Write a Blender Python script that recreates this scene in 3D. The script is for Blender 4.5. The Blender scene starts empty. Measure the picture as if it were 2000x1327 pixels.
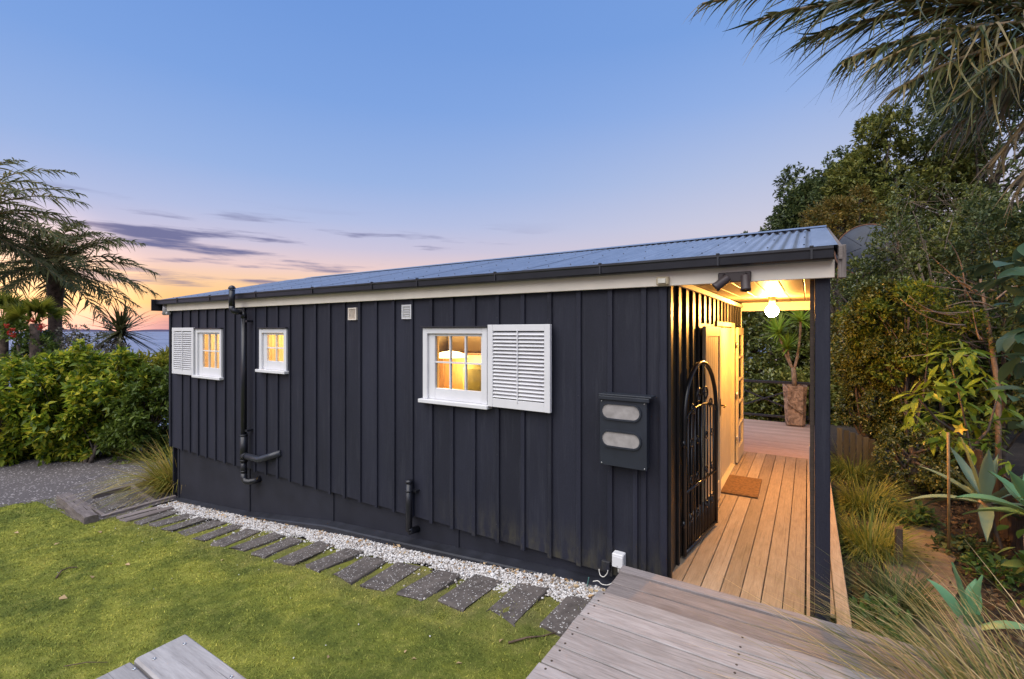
import bpy, bmesh, math, random
import numpy as np
from mathutils import Vector, Matrix, Euler

random.seed(7)
RNG = np.random.default_rng(11)
sc = bpy.context.scene
COL = sc.collection
R = math.radians

# ------------------------------------------------------------------ camera
F, HZ, CAMH = 914.0, 647.0, 2.0                # focal length in photo pixels, horizon row, eye height above the porch deck
TH = math.atan(578 / 914.0); SN, CS = math.sin(TH), math.cos(TH)
cam = bpy.data.cameras.new('camera'); camo = bpy.data.objects.new('camera', cam); COL.objects.link(camo)
cam.lens = 36 * F / 2000; cam.sensor_width = 36; cam.shift_y = -16.5 / 2000
cam.clip_start = 0.05; cam.clip_end = 90000
camo.location = (0, 0, CAMH); camo.rotation_euler = (math.pi / 2, 0, TH)
sc.camera = camo
sc.render.resolution_x, sc.render.resolution_y = 1024, 679

# ------------------------------------------------------------------ world: dusk sky
SUN_AZ = Vector((-1.0, 0.17, 0)).normalized()
w = bpy.data.worlds.new("World"); sc.world = w; w.use_nodes = True
nt = w.node_tree; nt.nodes.clear()
def wn(t, **k):
    n = nt.nodes.new(t)
    for a, b in k.items(): setattr(n, a, b)
    return n
L = nt.links.new
tc = wn('ShaderNodeTexCoord'); sep = wn('ShaderNodeSeparateXYZ'); L(tc.outputs['Generated'], sep.inputs[0])
asin = wn('ShaderNodeMath', operation='ARCSINE'); L(sep.outputs['Z'], asin.inputs[0])
el = wn('ShaderNodeMath', operation='MULTIPLY'); L(asin.outputs[0], el.inputs[0]); el.inputs[1].default_value = 180 / math.pi / 90
az = wn('ShaderNodeMath', operation='ARCTAN2'); L(sep.outputs['Y'], az.inputs[0]); L(sep.outputs['X'], az.inputs[1])
def ramp(stops):
    r = wn('ShaderNodeValToRGB'); cr = r.color_ramp; cr.interpolation = 'EASE'
    cr.interpolation = 'LINEAR'
    while len(cr.elements) < len(stops): cr.elements.new(0.5)
    for e, (p, c) in zip(cr.elements, stops):
        e.position = p / 90.0; e.color = (*c, 1)
    L(el.outputs[0], r.inputs[0]); return r
warm = ramp([(0, (.66, .32, .36)), (1.3, (.88, .42, .33)), (2.8, (.98, .55, .20)), (5, (.96, .60, .33)), (7, (.83, .59, .56)), (9.5, (.58, .53, .68)),
             (12.5, (.43, .49, .73)), (17, (.30, .43, .74)), (25, (.195, .35, .72)), (35, (.145, .295, .68)), (90, (.09, .22, .58))])
cool = ramp([(0, (.62, .48, .53)), (4, (.74, .57, .54)), (8, (.69, .59, .63)), (12, (.60, .59, .72)), (17, (.46, .53, .75)), (24, (.29, .43, .77)),
             (31, (.19, .35, .73)), (90, (.09, .22, .58))])
dotn = wn('ShaderNodeVectorMath', operation='DOT_PRODUCT'); L(tc.outputs['Generated'], dotn.inputs[0]); dotn.inputs[1].default_value = SUN_AZ
mr = wn('ShaderNodeMapRange'); mr.interpolation_type = 'SMOOTHSTEP'
L(dotn.outputs['Value'], mr.inputs[0]); mr.inputs[1].default_value = 0.10; mr.inputs[2].default_value = 0.92
mixA = wn('ShaderNodeMix', data_type='RGBA'); L(mr.outputs[0], mixA.inputs[0]); L(cool.outputs[0], mixA.inputs[6]); L(warm.outputs[0], mixA.inputs[7])
sky = wn('ShaderNodeTexSky'); sky.sky_type = 'NISHITA'; sky.sun_disc = False
sky.sun_elevation = R(-1.0); sky.sun_rotation = math.atan2(SUN_AZ.x, SUN_AZ.y); sky.altitude = 20; sky.ozone_density = 2.0
skm = wn('ShaderNodeVectorMath', operation='SCALE'); L(sky.outputs[0], skm.inputs[0]); skm.inputs['Scale'].default_value = 0.08
addn = wn('ShaderNodeMix', data_type='RGBA', blend_type='ADD'); addn.inputs[0].default_value = 1; L(mixA.outputs[2], addn.inputs[6]); L(skm.outputs[0], addn.inputs[7])
# streaky evening cloud low over the sea
cmb = wn('ShaderNodeCombineXYZ')
azs = wn('ShaderNodeMath', operation='MULTIPLY'); az2 = wn('ShaderNodeMath', operation='SUBTRACT'); L(az.outputs[0], az2.inputs[0]); az2.inputs[1].default_value = .075; L(az2.outputs[0], azs.inputs[0]); azs.inputs[1].default_value = 2.6
els = wn('ShaderNodeMath', operation='MULTIPLY'); el2 = wn('ShaderNodeMath', operation='SUBTRACT'); L(el.outputs[0], el2.inputs[0]); el2.inputs[1].default_value = .0175; L(el2.outputs[0], els.inputs[0]); els.inputs[1].default_value = 42
L(azs.outputs[0], cmb.inputs[0]); L(els.outputs[0], cmb.inputs[1]); cmb.inputs[2].default_value = 4.1
noi = wn('ShaderNodeTexNoise'); noi.inputs['Scale'].default_value = 1.5; noi.inputs['Detail'].default_value = 6; noi.inputs['Roughness'].default_value = .55
L(cmb.outputs[0], noi.inputs['Vector'])
cth = wn('ShaderNodeMapRange'); cth.interpolation_type = 'SMOOTHSTEP'; L(noi.outputs['Fac'], cth.inputs[0]); cth.inputs[1].default_value = .505; cth.inputs[2].default_value = .65
band = wn('ShaderNodeValToRGB'); L(el.outputs[0], band.inputs[0])
while len(band.color_ramp.elements) < 5: band.color_ramp.elements.new(.5)
for e, (p, c) in zip(band.color_ramp.elements, [(.8, .3), (3, .6), (6.5, 1), (10.5, .95), (13.5, 0)]):
    e.position = p / 90; e.color = (c, c, c, 1)
azm = wn('ShaderNodeMapRange'); azm.interpolation_type = 'SMOOTHSTEP'; L(dotn.outputs['Value'], azm.inputs[0]); azm.inputs[1].default_value = .52; azm.inputs[2].default_value = .86
m1 = wn('ShaderNodeMath', operation='MULTIPLY'); L(cth.outputs[0], m1.inputs[0]); L(band.outputs[0], m1.inputs[1])
m2 = wn('ShaderNodeMath', operation='MULTIPLY'); L(m1.outputs[0], m2.inputs[0]); L(azm.outputs[0], m2.inputs[1])
mixC = wn('ShaderNodeMix', data_type='RGBA'); L(m2.outputs[0], mixC.inputs[0]); L(addn.outputs[2], mixC.inputs[6]); mixC.inputs[7].default_value = (.165, .17, .33, 1)
glw = wn('ShaderNodeMapRange'); glw.interpolation_type = 'SMOOTHERSTEP'; L(dotn.outputs['Value'], glw.inputs[0]); glw.inputs[1].default_value = .972; glw.inputs[2].default_value = 1.0
glc = wn('ShaderNodeMix', data_type='RGBA', blend_type='ADD'); L(glw.outputs[0], glc.inputs[0]); L(mixC.outputs[2], glc.inputs[6]); glc.inputs[7].default_value = (.7, .42, .22, 1)
bg = wn('ShaderNodeBackground'); L(glc.outputs[2], bg.inputs[0]); bg.inputs[1].default_value = 1.0
out = wn('ShaderNodeOutputWorld'); L(bg.outputs[0], out.inputs[0])

# very soft fill lamp added high behind the camera to brighten lawn and wall
sl = bpy.data.lights.new('fill_light', 'SUN'); slo = bpy.data.objects.new('fill_light', sl); COL.objects.link(slo)
sl.energy = 4.3; sl.angle = R(75); sl.color = (1.0, .93, .83)
sd = Vector((0.10, 0.64, -0.95)).normalized()
slo.rotation_euler = sd.to_track_quat('-Z', 'Y').to_euler(); slo.location = (-20, -20, 30)

vs = sc.view_settings
vs.view_transform = 'Standard'; vs.look = 'None'; vs.exposure = 0; vs.gamma = 1; vs.use_curve_mapping = False
sc.cycles.max_bounces = 8; sc.cycles.transparent_max_bounces = 12; sc.cycles.sample_clamp_indirect = 6
sc.cycles.use_denoising = True

# ------------------------------------------------------------------ pixel -> world
def ray(u, v):
    k = (u - 1000) / F; return Vector((-SN + k * CS, CS + k * SN, (HZ - v) / F))
CAM = Vector((0, 0, CAMH))
def atD(u, v, d): return CAM + ray(u, v) * d
def atY(u, v, Y): r = ray(u, v); return CAM + r * (Y / r.y)
def atX(u, v, X): r = ray(u, v); return CAM + r * (X / r.x)
def atZ(u, v, Z): r = ray(u, v); return CAM + r * ((Z - CAMH) / r.z)

# ------------------------------------------------------------------ material helpers
def new_mat(name):
    m = bpy.data.materials.new(name); m.use_nodes = True; n = m.node_tree
    for x in list(n.nodes): n.nodes.remove(x)
    o = n.nodes.new('ShaderNodeOutputMaterial'); b = n.nodes.new('ShaderNodeBsdfPrincipled'); n.links.new(b.outputs[0], o.inputs[0])
    return m, n, b, o
def N(n, t, **k):
    x = n.nodes.new(t)
    for a, b in k.items(): setattr(x, a, b)
    return x
def rampn(n, fac, stops):
    r = N(n, 'ShaderNodeValToRGB'); cr = r.color_ramp
    while len(cr.elements) < len(stops): cr.elements.new(.5)
    for e, (p, c) in zip(cr.elements, stops): e.position = p; e.color = (*c, 1) if len(c) == 3 else c
    n.links.new(fac, r.inputs[0]); return r.outputs[0]
def noise(n, vec, scale, detail=4, rough=.55, dist=0):
    t = N(n, 'ShaderNodeTexNoise'); t.inputs['Scale'].default_value = scale; t.inputs['Detail'].default_value = detail
    t.inputs['Roughness'].default_value = rough; t.inputs['Distortion'].default_value = dist
    if vec is not None: n.links.new(vec, t.inputs['Vector'])
    return t.outputs['Fac']
def mix(n, fac, a, b, blend='MIX'):
    m = N(n, 'ShaderNodeMix', data_type='RGBA', blend_type=blend)
    for s, v in ((0, fac), (6, a), (7, b)):
        if hasattr(v, 'links'): n.links.new(v, m.inputs[s])
        else: m.inputs[s].default_value = v if s == 0 else (*v, 1)
    return m.outputs[2]
def mapping(n, vec, scale, loc=None):
    m = N(n, 'ShaderNodeMapping'); m.inputs['Scale'].default_value = scale; n.links.new(vec, m.inputs[0])
    if loc is not None: n.links.new(loc, m.inputs['Location'])
    return m.outputs[0]
def bump(n, b, h, strength=.3, dist=.01):
    x = N(n, 'ShaderNodeBump'); x.inputs['Strength'].default_value = strength; x.inputs['Distance'].default_value = dist
    n.links.new(h, x.inputs['Height']); n.links.new(x.outputs[0], b.inputs['Normal'])
def geo_pos(n): return N(n, 'ShaderNodeNewGeometry').outputs['Position']
def mathn(n, op, a, b=None):
    m = N(n, 'ShaderNodeMath', operation=op)
    for i, v in enumerate((a, b)):
        if v is None: continue
        if hasattr(v, 'links'): n.links.new(v, m.inputs[i])
        else: m.inputs[i].default_value = v
    return m.outputs[0]

def m_plain(name, col, rough=.5, metal=0, var=.12, scale=8, spec=.5, bumps=0):
    m, n, b, o = new_mat(name); p = geo_pos(n)
    f = noise(n, p, scale, 5)
    c2 = tuple(max(0, x * (1 - var * 2)) for x in col); c3 = tuple(x * (1 + var) for x in col)
    n.links.new(rampn(n, f, [(.3, c2), (.7, c3)]), b.inputs['Base Color'])
    b.inputs['Roughness'].default_value = rough; b.inputs['Metallic'].default_value = metal; b.inputs['Specular IOR Level'].default_value = spec
    if bumps: bump(n, b, noise(n, p, scale * 6, 4), bumps, .004)
    return m

def m_wood(name, dark, mid, light, rough=.75, grain=1.0, nails=False, spec=.3):
    """planks whose long side is local X: fibres, broad tone change from plank to plank, end checks"""
    m, n, b, o = new_mat(name)
    tcx = N(n, 'ShaderNodeTexCoord').outputs['Object']; oi = N(n, 'ShaderNodeObjectInfo').outputs['Random']
    off = N(n, 'ShaderNodeCombineXYZ'); a1 = mathn(n, 'MULTIPLY', oi, 37.0); a2 = mathn(n, 'MULTIPLY', oi, 91.0)
    n.links.new(a1, off.inputs[0]); n.links.new(a2, off.inputs[1]); n.links.new(a1, off.inputs[2])
    fib = noise(n, mapping(n, tcx, (5.5, 60, 60), off.outputs[0]), 1.4, 7, .7, .5)
    cath = noise(n, mapping(n, tcx, (1.3, 9, 9), off.outputs[0]), 1.9, 5, .62, 1.6)
    blot = noise(n, mapping(n, tcx, (1.6, 5, 5), off.outputs[0]), 2.2, 5, .6)
    c = rampn(n, fib, [(.22, dark), (.48, mid), (.78, light)])
    c = mix(n, .35, c, rampn(n, cath, [(.3, dark), (.55, mid), (.75, light)]))
    c = mix(n, mathn(n, 'MULTIPLY', rampn(n, blot, [(.48, (0, 0, 0)), (.74, (1, 1, 1))]), .55), c, dark)
    crk = noise(n, mapping(n, tcx, (1.7, 130, 130), off.outputs[0]), 1.0, 3, .5, .8)
    c = mix(n, mathn(n, 'MULTIPLY', rampn(n, crk, [(.60, (0, 0, 0)), (.68, (1, 1, 1))]), min(1.0, .55 * grain)), c, tuple(x * .55 for x in dark))
    tone = rampn(n, oi, [(0, (.76, .74, .74)), (.35, (.95, .93, .93)), (.7, (1.02, .98, .97)), (1, (1.16, 1.15, 1.18))])
    c = mix(n, 1.0, c, tone, 'MULTIPLY')
    n.links.new(c, b.inputs['Base Color']); b.inputs['Roughness'].default_value = rough; b.inputs['Specular IOR Level'].default_value = spec
    bump(n, b, fib, .35 * grain, .003)
    return m

def m_leaf(name, cols, rough=.42, trans=.25, spec=.32, tint=None):
    trans = trans * 1.25
    m, n, b, o = new_mat(name); g = N(n, 'ShaderNodeNewGeometry')
    k = len(cols)
    c = rampn(n, g.outputs['Random Per Island'], [(i / (k - 1), cc) for i, cc in enumerate(cols)])
    f = noise(n, g.outputs['Position'], 1.7, 3)
    c = mix(n, 1.0, c, rampn(n, f, [(.3, (.72, .74, .70)), (.7, (1.18, 1.15, 1.1))]), 'MULTIPLY')
    n.links.new(c, b.inputs['Base Color']); b.inputs['Roughness'].default_value = rough; b.inputs['Specular IOR Level'].default_value = spec
    if trans:
        t = N(n, 'ShaderNodeBsdfTranslucent'); n.links.new(c, t.inputs[0]); ms = N(n, 'ShaderNodeMixShader'); ms.inputs[0].default_value = trans
        n.links.new(b.outputs[0], ms.inputs[1]); n.links.new(t.outputs[0], ms.inputs[2]); n.links.new(ms.outputs[0], o.inputs[0])
    return m

def m_emit(name, col, strength):
    m, n, b, o = new_mat(name); b.inputs['Base Color'].default_value = (*[min(1, c) for c in col], 1)
    b.inputs['Emission Color'].default_value = (*col, 1); b.inputs['Emission Strength'].default_value = strength
    return m

M = {}
# dark stained weatherboard paint: fine saw grain, chalky fading, green-brown grime near the ground
def m_wall():
    m, n, b, o = new_mat('dark_stain'); p = geo_pos(n); oi = N(n, 'ShaderNodeObjectInfo').outputs['Random']
    saw = noise(n, mapping(n, p, (30, 30, 9)), 9, 4, .7)
    big = noise(n, mapping(n, p, (2.5, 2.5, .8)), 1.3, 5)
    c = rampn(n, big, [(.3, (.0112, .0124, .0215)), (.7, (.0225, .0245, .040))])
    c = mix(n, .45, c, rampn(n, saw, [(.3, (.0085, .0095, .0165)), (.72, (.031, .0335, .053))]))
    c = mix(n, 1.0, c, rampn(n, oi, [(0, (.86, .86, .86)), (1, (1.13, 1.13, 1.15))]), 'MULTIPLY')
    sp = N(n, 'ShaderNodeSeparateXYZ'); n.links.new(p, sp.inputs[0])
    low = N(n, 'ShaderNodeMapRange'); n.links.new(sp.outputs['Z'], low.inputs[0]); low.inputs[1].default_value = .32; low.inputs[2].default_value = -.1
    right = N(n, 'ShaderNodeMapRange'); n.links.new(sp.outputs['X'], right.inputs[0]); right.inputs[1].default_value = -3.6; right.inputs[2].default_value = -2.4
    gr = mathn(n, 'MULTIPLY', mathn(n, 'MULTIPLY', low.outputs[0], right.outputs[0]), rampn(n, noise(n, mapping(n, p, (7, 7, 2.5)), 2, 6, .65), [(.42, (0, 0, 0)), (.66, (1, 1, 1))]))
    c = mix(n, mathn(n, 'MULTIPLY', gr, .75), c, (.075, .068, .042))
    drip = rampn(n, noise(n, mapping(n, p, (11, 11, .7)), 2.2, 5, .7), [(.52, (0, 0, 0)), (.72, (1, 1, 1))])
    c = mix(n, mathn(n, 'MULTIPLY', drip, .38), c, (.048, .051, .066))
    n.links.new(c, b.inputs['Base Color']); b.inputs['Roughness'].default_value = .58; b.inputs['Specular IOR Level'].default_value = .3
    bump(n, b, saw, .4, .003); return m
M['wall'] = m_wall()
M['gloss_wall'] = m_plain('black_gloss_paint', (.011, .0105, .012), .42, var=.25, scale=6, spec=.4, bumps=.2)
M['base'] = m_plain('dark_sheet_paint', (.021, .0225, .033), .6, var=.16, scale=2.2, spec=.3, bumps=.15)
M['plinth'] = m_plain('dark_plinth_paint', (.022, .024, .034), .5, var=.25, scale=5, bumps=.3)
M['white'] = m_plain('white_paint', (.70, .70, .72), .45, var=.03, scale=3)
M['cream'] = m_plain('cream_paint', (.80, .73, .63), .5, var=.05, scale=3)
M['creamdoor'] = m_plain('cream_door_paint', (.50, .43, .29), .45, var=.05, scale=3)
M['palevent'] = m_plain('pale_vent_plastic', (.78, .70, .62), .5, var=.05)  # pale warm-toned plastic of one wall vent
M['gutter'] = m_plain('dark_gutter_steel', (.018, .019, .026), .38, var=.18, scale=4, bumps=.1)
M['pipe'] = m_plain('black_pipe_plastic', (.014, .015, .021), .35, var=.1)
M['blackmetal'] = m_plain('black_painted_iron', (.012, .012, .014), .28, var=.1, spec=.6)
M['meter'] = m_plain('slate_metal_paint', (.020, .025, .036), .42, var=.1)
M['meterglass'] = m_plain('frosted_meter_glass', (.34, .32, .31), .22, var=.12, scale=14)
M['brownmetal'] = m_plain('dark_brown_metal', (.045, .032, .032), .45, var=.1)
M['steel'] = m_plain('bright_screw_steel', (.6, .6, .6), .35, metal=1)
M['rustpot'] = None
def m_roof():
    m, n, b, o = new_mat('galvanised_roof_steel'); p = geo_pos(n)
    f = noise(n, mapping(n, p, (5, .8, .8)), 2, 6, .6); f2 = noise(n, p, 40, 3)
    c = rampn(n, f, [(.3, (.36, .375, .41)), (.55, (.48, .49, .53)), (.75, (.60, .61, .64))])
    c = mix(n, .12, c, rampn(n, f2, [(.3, (.15, .15, .17)), (.7, (.6, .62, .66))]))
    n.links.new(c, b.inputs['Base Color']); b.inputs['Metallic'].default_value = .8; b.inputs['Roughness'].default_value = .30
    return m
M['roof'] = m_roof()
M['silver'] = m_wood('silvered_deck_timber', (.175, .157, .148), (.33, .307, .295), (.46, .438, .428))
M['deck'] = m_wood('weathered_deck_timber', (.17, .128, .088), (.30, .238, .168), (.40, .33, .245), .6)
M['fardeck'] = m_wood('reddish_deck_timber', (.26, .18, .15), (.40, .29, .25), (.50, .39, .34), .55)
M['table'] = m_wood('grey_table_timber', (.20, .19, .185), (.40, .385, .378), (.54, .525, .52), .75, 1.4)
M['sleeper'] = m_wood('old_sleeper_timber', (.085, .068, .064), (.21, .18, .172), (.36, .32, .31), .85, 1.5)
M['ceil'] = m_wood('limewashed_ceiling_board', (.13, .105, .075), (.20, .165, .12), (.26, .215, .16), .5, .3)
M['fence'] = m_wood('dark_fence_timber', (.035, .026, .020), (.07, .052, .040), (.12, .09, .07), .85, 1.2)
M['picket'] = m_wood('grey_picket_timber', (.035, .035, .024), (.07, .066, .046), (.11, .10, .075), .85)
M['weathered'] = m_wood('peeling_rafter_timber', (.08, .065, .055), (.19, .165, .15), (.34, .31, .29), .85, 1.5)
M['inwall'] = m_plain('cream_interior_paint', (.78, .66, .46), .7, var=.03)
M['inwood'] = m_wood('brown_cabinet_timber', (.10, .05, .02), (.20, .105, .04), (.30, .17, .07), .5)
M['curtain'] = m_leaf('cream_curtain_cloth', [(.78, .62, .36), (.80, .66, .42)], .9, .55, .1)
def m_glass():
    m, n, b, o = new_mat('window_glass'); t = N(n, 'ShaderNodeBsdfTransparent'); g = N(n, 'ShaderNodeBsdfGlossy'); g.inputs['Roughness'].default_value = .03
    t.inputs[0].default_value = (.96, .96, .94, 1)
    fr = N(n, 'ShaderNodeFresnel'); fr.inputs[0].default_value = 1.45; ms = N(n, 'ShaderNodeMixShader')
    bf = N(n, 'ShaderNodeNewGeometry').outputs['Backfacing']; n.links.new(mathn(n, 'MULTIPLY', fr.outputs[0], mathn(n, 'SUBTRACT', 1.0, bf)), ms.inputs[0]); n.links.new(t.outputs[0], ms.inputs[1]); n.links.new(g.outputs[0], ms.inputs[2]); n.links.new(ms.outputs[0], o.inputs[0]); return m
M['glass'] = m_glass()
M['bulb'] = m_emit('warm_globe_glass', (1.0, .45, .095), 1750)
M['lampshade'] = m_emit('glowing_lamp_shade', (1.0, .70, .30), 9)
def m_pebble():
    m, n, b, o = new_mat('white_pebble'); r = N(n, 'ShaderNodeNewGeometry').outputs['Random Per Island']
    n.links.new(rampn(n, r, [(0, (.13, .10, .08)), (.10, (.30, .26, .23)), (.25, (.46, .43, .41)), (.6, (.58, .56, .55)), (1, (.70, .69, .69))]), b.inputs['Base Color']); b.inputs['Roughness'].default_value = .7; return m
M['pebble'] = m_pebble()
def m_paver():
    m, n, b, o = new_mat('exposed_aggregate_concrete'); p = geo_pos(n)
    v = N(n, 'ShaderNodeTexVoronoi'); v.inputs['Scale'].default_value = 75; n.links.new(p, v.inputs['Vector'])
    base = rampn(n, noise(n, p, 9, 6, .7), [(.3, (.050, .042, .039)), (.7, (.150, .128, .118))])
    sepc = N(n, 'ShaderNodeSeparateColor'); n.links.new(v.outputs['Color'], sepc.inputs[0])
    fl = mathn(n, 'MULTIPLY', mathn(n, 'GREATER_THAN', sepc.outputs[0], .86), mathn(n, 'LESS_THAN', v.outputs['Distance'], .42))
    n.links.new(mix(n, fl, base, (.52, .51, .50)), b.inputs['Base Color']); b.inputs['Roughness'].default_value = .8
    bump(n, b, noise(n, p, 60, 4), .5, .006); return m
M['paver'] = m_paver()
def m_drive():
    m, n, b, o = new_mat('grey_brown_gravel'); p = geo_pos(n)
    v = N(n, 'ShaderNodeTexVoronoi'); v.inputs['Scale'].default_value = 34; n.links.new(p, v.inputs['Vector'])
    base = rampn(n, noise(n, p, 1.3, 7, .7), [(.3, (.062, .052, .053)), (.7, (.125, .108, .108))])
    base = mix(n, .6, base, rampn(n, noise(n, p, 45, 3, .7), [(.3, (.035, .029, .029)), (.7, (.18, .158, .155))]))
    sepc = N(n, 'ShaderNodeSeparateColor'); n.links.new(v.outputs['Color'], sepc.inputs[0])
    fl = mathn(n, 'MULTIPLY', mathn(n, 'GREATER_THAN', sepc.outputs[0], .87), mathn(n, 'LESS_THAN', v.outputs['Distance'], .5))
    n.links.new(mix(n, fl, base, (.46, .42, .41)), b.inputs['Base Color']); b.inputs['Roughness'].default_value = .9
    bump(n, b, noise(n, p, 50, 4), .8, .02); return m
M['drive'] = m_drive()
def m_soil():
    m, n, b, o = new_mat('dark_soil'); p = geo_pos(n)
    c = rampn(n, noise(n, p, 2.5, 7, .7), [(.3, (.018, .013, .010)), (.55, (.040, .029, .021)), (.75, (.08, .058, .041))])
    n.links.new(c, b.inputs['Base Color']); b.inputs['Roughness'].default_value = .95; bump(n, b, noise(n, p, 18, 6, .7), .8, .04); return m
M['soil'] = m_soil()
def m_sand():
    m, n, b, o = new_mat('sandy_path_earth'); p = geo_pos(n)
    c = rampn(n, noise(n, p, 5, 7, .7), [(.28, (.075, .052, .036)), (.5, (.18, .132, .095)), (.75, (.28, .215, .155))])
    n.links.new(c, b.inputs['Base Color']); b.inputs['Roughness'].default_value = .95; bump(n, b, noise(n, p, 30, 6, .7), .7, .02); return m
M['sand'] = m_sand()
def lawn_colour(n):
    p = geo_pos(n)
    a = noise(n, mapping(n, p, (.7, 1.1, .5)), 1.7, 5, .6, .9); d = noise(n, p, 7, 6, .65)
    c = rampn(n, a, [(.30, (.085, .125, .030)), (.42, (.165, .205, .045)), (.52, (.28, .305, .058)), (.62, (.43, .43, .080)), (.76, (.52, .48, .11))])
    c = mix(n, .5, c, rampn(n, d, [(.28, (.065, .08, .026)), (.5, (.20, .225, .045)), (.72, (.44, .41, .12))]))
    sp = N(n, 'ShaderNodeSeparateXYZ'); n.links.new(p, sp.inputs[0])
    edge = N(n, 'ShaderNodeMapRange'); n.links.new(sp.outputs['Y'], edge.inputs[0]); edge.inputs[1].default_value = 2.55; edge.inputs[2].default_value = 3.2
    fac = mathn(n, 'MULTIPLY', edge.outputs[0], rampn(n, noise(n, p, 3.5, 5, .65), [(.34, (0, 0, 0)), (.62, (1, 1, 1))]))
    return mix(n, mathn(n, 'MULTIPLY', fac, .8), c, (.22, .195, .095))
def m_lawn():
    m, n, b, o = new_mat('mossy_turf'); c = lawn_colour(n); p = geo_pos(n)
    n.links.new(mix(n, 1.0, c, (.78, .78, .72), 'MULTIPLY'), b.inputs['Base Color']); b.inputs['Roughness'].default_value = .95; b.inputs['Specular IOR Level'].default_value = .1
    bump(n, b, noise(n, p, 26, 7, .75), .9, .03); return m
M['lawn'] = m_lawn()
def m_blade():
    m, n, b, o = new_mat('turf_blade'); c = lawn_colour(n); r = N(n, 'ShaderNodeNewGeometry').outputs['Random Per Island']
    c = mix(n, 1.0, c, rampn(n, r, [(0, (.65, .70, .6)), (.8, (1.25, 1.25, 1.1)), (.97, (1.7, 1.4, 1.2)), (1, (2.4, 2.1, 2.2))]), 'MULTIPLY')
    n.links.new(c, b.inputs['Base Color']); b.inputs['Roughness'].default_value = .8; b.inputs['Specular IOR Level'].default_value = .2; return m
M['blade'] = m_blade()
def m_sea():
    m, n, b, o = new_mat('evening_sea'); p = geo_pos(n)
    c = rampn(n, noise(n, mapping(n, p, (.0011, .0035, 1)), 1.0, 6, .6), [(.35, (.10, .14, .235)), (.65, (.19, .235, .36))])
    n.links.new(c, b.inputs['Base Color']); b.inputs['Roughness'].default_value = .45; b.inputs['Specular IOR Level'].default_value = .25
    bump(n, b, noise(n, mapping(n, p, (.02, .05, 1)), 1, 5), .25, 3); return m
M['sea'] = m_sea()
M['bark'] = m_plain('grey_brown_bark', (.105, .080, .065), .85, var=.3, scale=9, bumps=.6)
M['palebark'] = m_plain('pale_stem_bark', (.26, .19, .14), .8, var=.25, scale=14, bumps=.4)
M['palmbark'] = m_plain('shaggy_palm_bark', (.12, .085, .065), .95, var=.35, scale=10, bumps=1.0)
M['stake'] = m_plain('bamboo_stake', (.24, .16, .07), .6, var=.2, scale=12)
M['mat'] = m_plain('coir_fibre', (.16, .085, .03), .95, var=.25, scale=30, bumps=.8)
M['redflower'] = m_leaf('red_flower', [(.45, .03, .02), (.60, .06, .04)], .6, .2)
M['yellowflower'] = m_leaf('yellow_flower', [(.80, .45, .03), (.85, .60, .06)], .5, .2)
M['dryleaf'] = m_leaf('dry_leaf', [(.20, .10, .05), (.42, .28, .15), (.52, .40, .26)], .8, 0)
M['twig'] = m_plain('dry_twig', (.13, .085, .06), .9, var=.3, scale=20)
M['cablewhite'] = m_plain('white_cable', (.72, .70, .66), .5)
M['cablegreen'] = m_plain('green_tie', (.06, .16, .15), .5)
M['pots'] = None
def m_pot():
    m, n, b, o = new_mat('mottled_fired_clay'); p = N(n, 'ShaderNodeTexCoord').outputs['Object']
    c = rampn(n, noise(n, p, 7, 5, .6, 1.5), [(.34, (.050, .032, .026)), (.47, (.20, .135, .10)), (.62, (.36, .26, .20)), (.8, (.46, .36, .29))])
    n.links.new(c, b.inputs['Base Color']); b.inputs['Roughness'].default_value = .7; bump(n, b, noise(n, p, 12, 5), .5, .02); return m
M['pot'] = m_pot()
def m_dish():
    m, n, b, o = new_mat('blue_grey_sheet_metal'); p = N(n, 'ShaderNodeTexCoord').outputs['Object']
    c = rampn(n, noise(n, p, 3, 5), [(.3, (.022, .028, .042)), (.7, (.040, .050, .072))])
    n.links.new(c, b.inputs['Base Color']); b.inputs['Roughness'].default_value = .6; return m
M['dish'] = m_dish()
M['rust'] = m_plain('rusty_rim', (.16, .075, .045), .9, var=.3, scale=20)
# foliage palettes
M['hedge'] = m_leaf('glossy_hedge_leaf', [(.05, .10, .014), (.14, .225, .026), (.27, .36, .034), (.44, .49, .042), (.66, .56, .06)], .36, .38)
M['hedge2'] = m_leaf('mid_green_leaf', [(.06, .10, .018), (.11, .165, .026), (.18, .23, .036)], .4, .25)
M['fern'] = m_leaf('yellow_green_frond', [(.16, .20, .018), (.28, .29, .03), (.44, .37, .05)], .5, .3)
M['greyleaf'] = m_leaf('grey_mauve_leaf', [(.09, .085, .07), (.16, .145, .12), (.22, .21, .15)], .55, .2)
M['palmleaf'] = m_leaf('date_palm_leaflet', [(.06, .08, .03), (.12, .14, .05), (.20, .20, .07), (.30, .24, .10)], .5, .35)
M['cabbage'] = m_leaf('spiky_dark_leaf', [(.035, .045, .018), (.07, .08, .03), (.12, .11, .05)], .45, .15)
M['fanleaf'] = m_leaf('fan_palm_leaf', [(.09, .13, .018), (.18, .22, .025), (.30, .29, .04)], .5, .35)
M['darktree'] = m_leaf('dark_tree_leaf', [(.034, .055, .024), (.068, .10, .038), (.12, .155, .052), (.18, .20, .07)], .4, .2)
M['midtree'] = m_leaf('olive_tree_leaf', [(.07, .09, .024), (.145, .17, .038), (.23, .24, .055), (.32, .29, .07)], .4, .22)
M['bronze'] = m_leaf('bronze_new_leaf', [(.08, .09, .026), (.18, .14, .034), (.32, .20, .044), (.14, .14, .034)], .45, .25)
M['gloss'] = m_leaf('small_glossy_leaf', [(.045, .065, .018), (.095, .12, .03), (.16, .185, .042), (.23, .23, .055)], .26, .2, .6)
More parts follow.
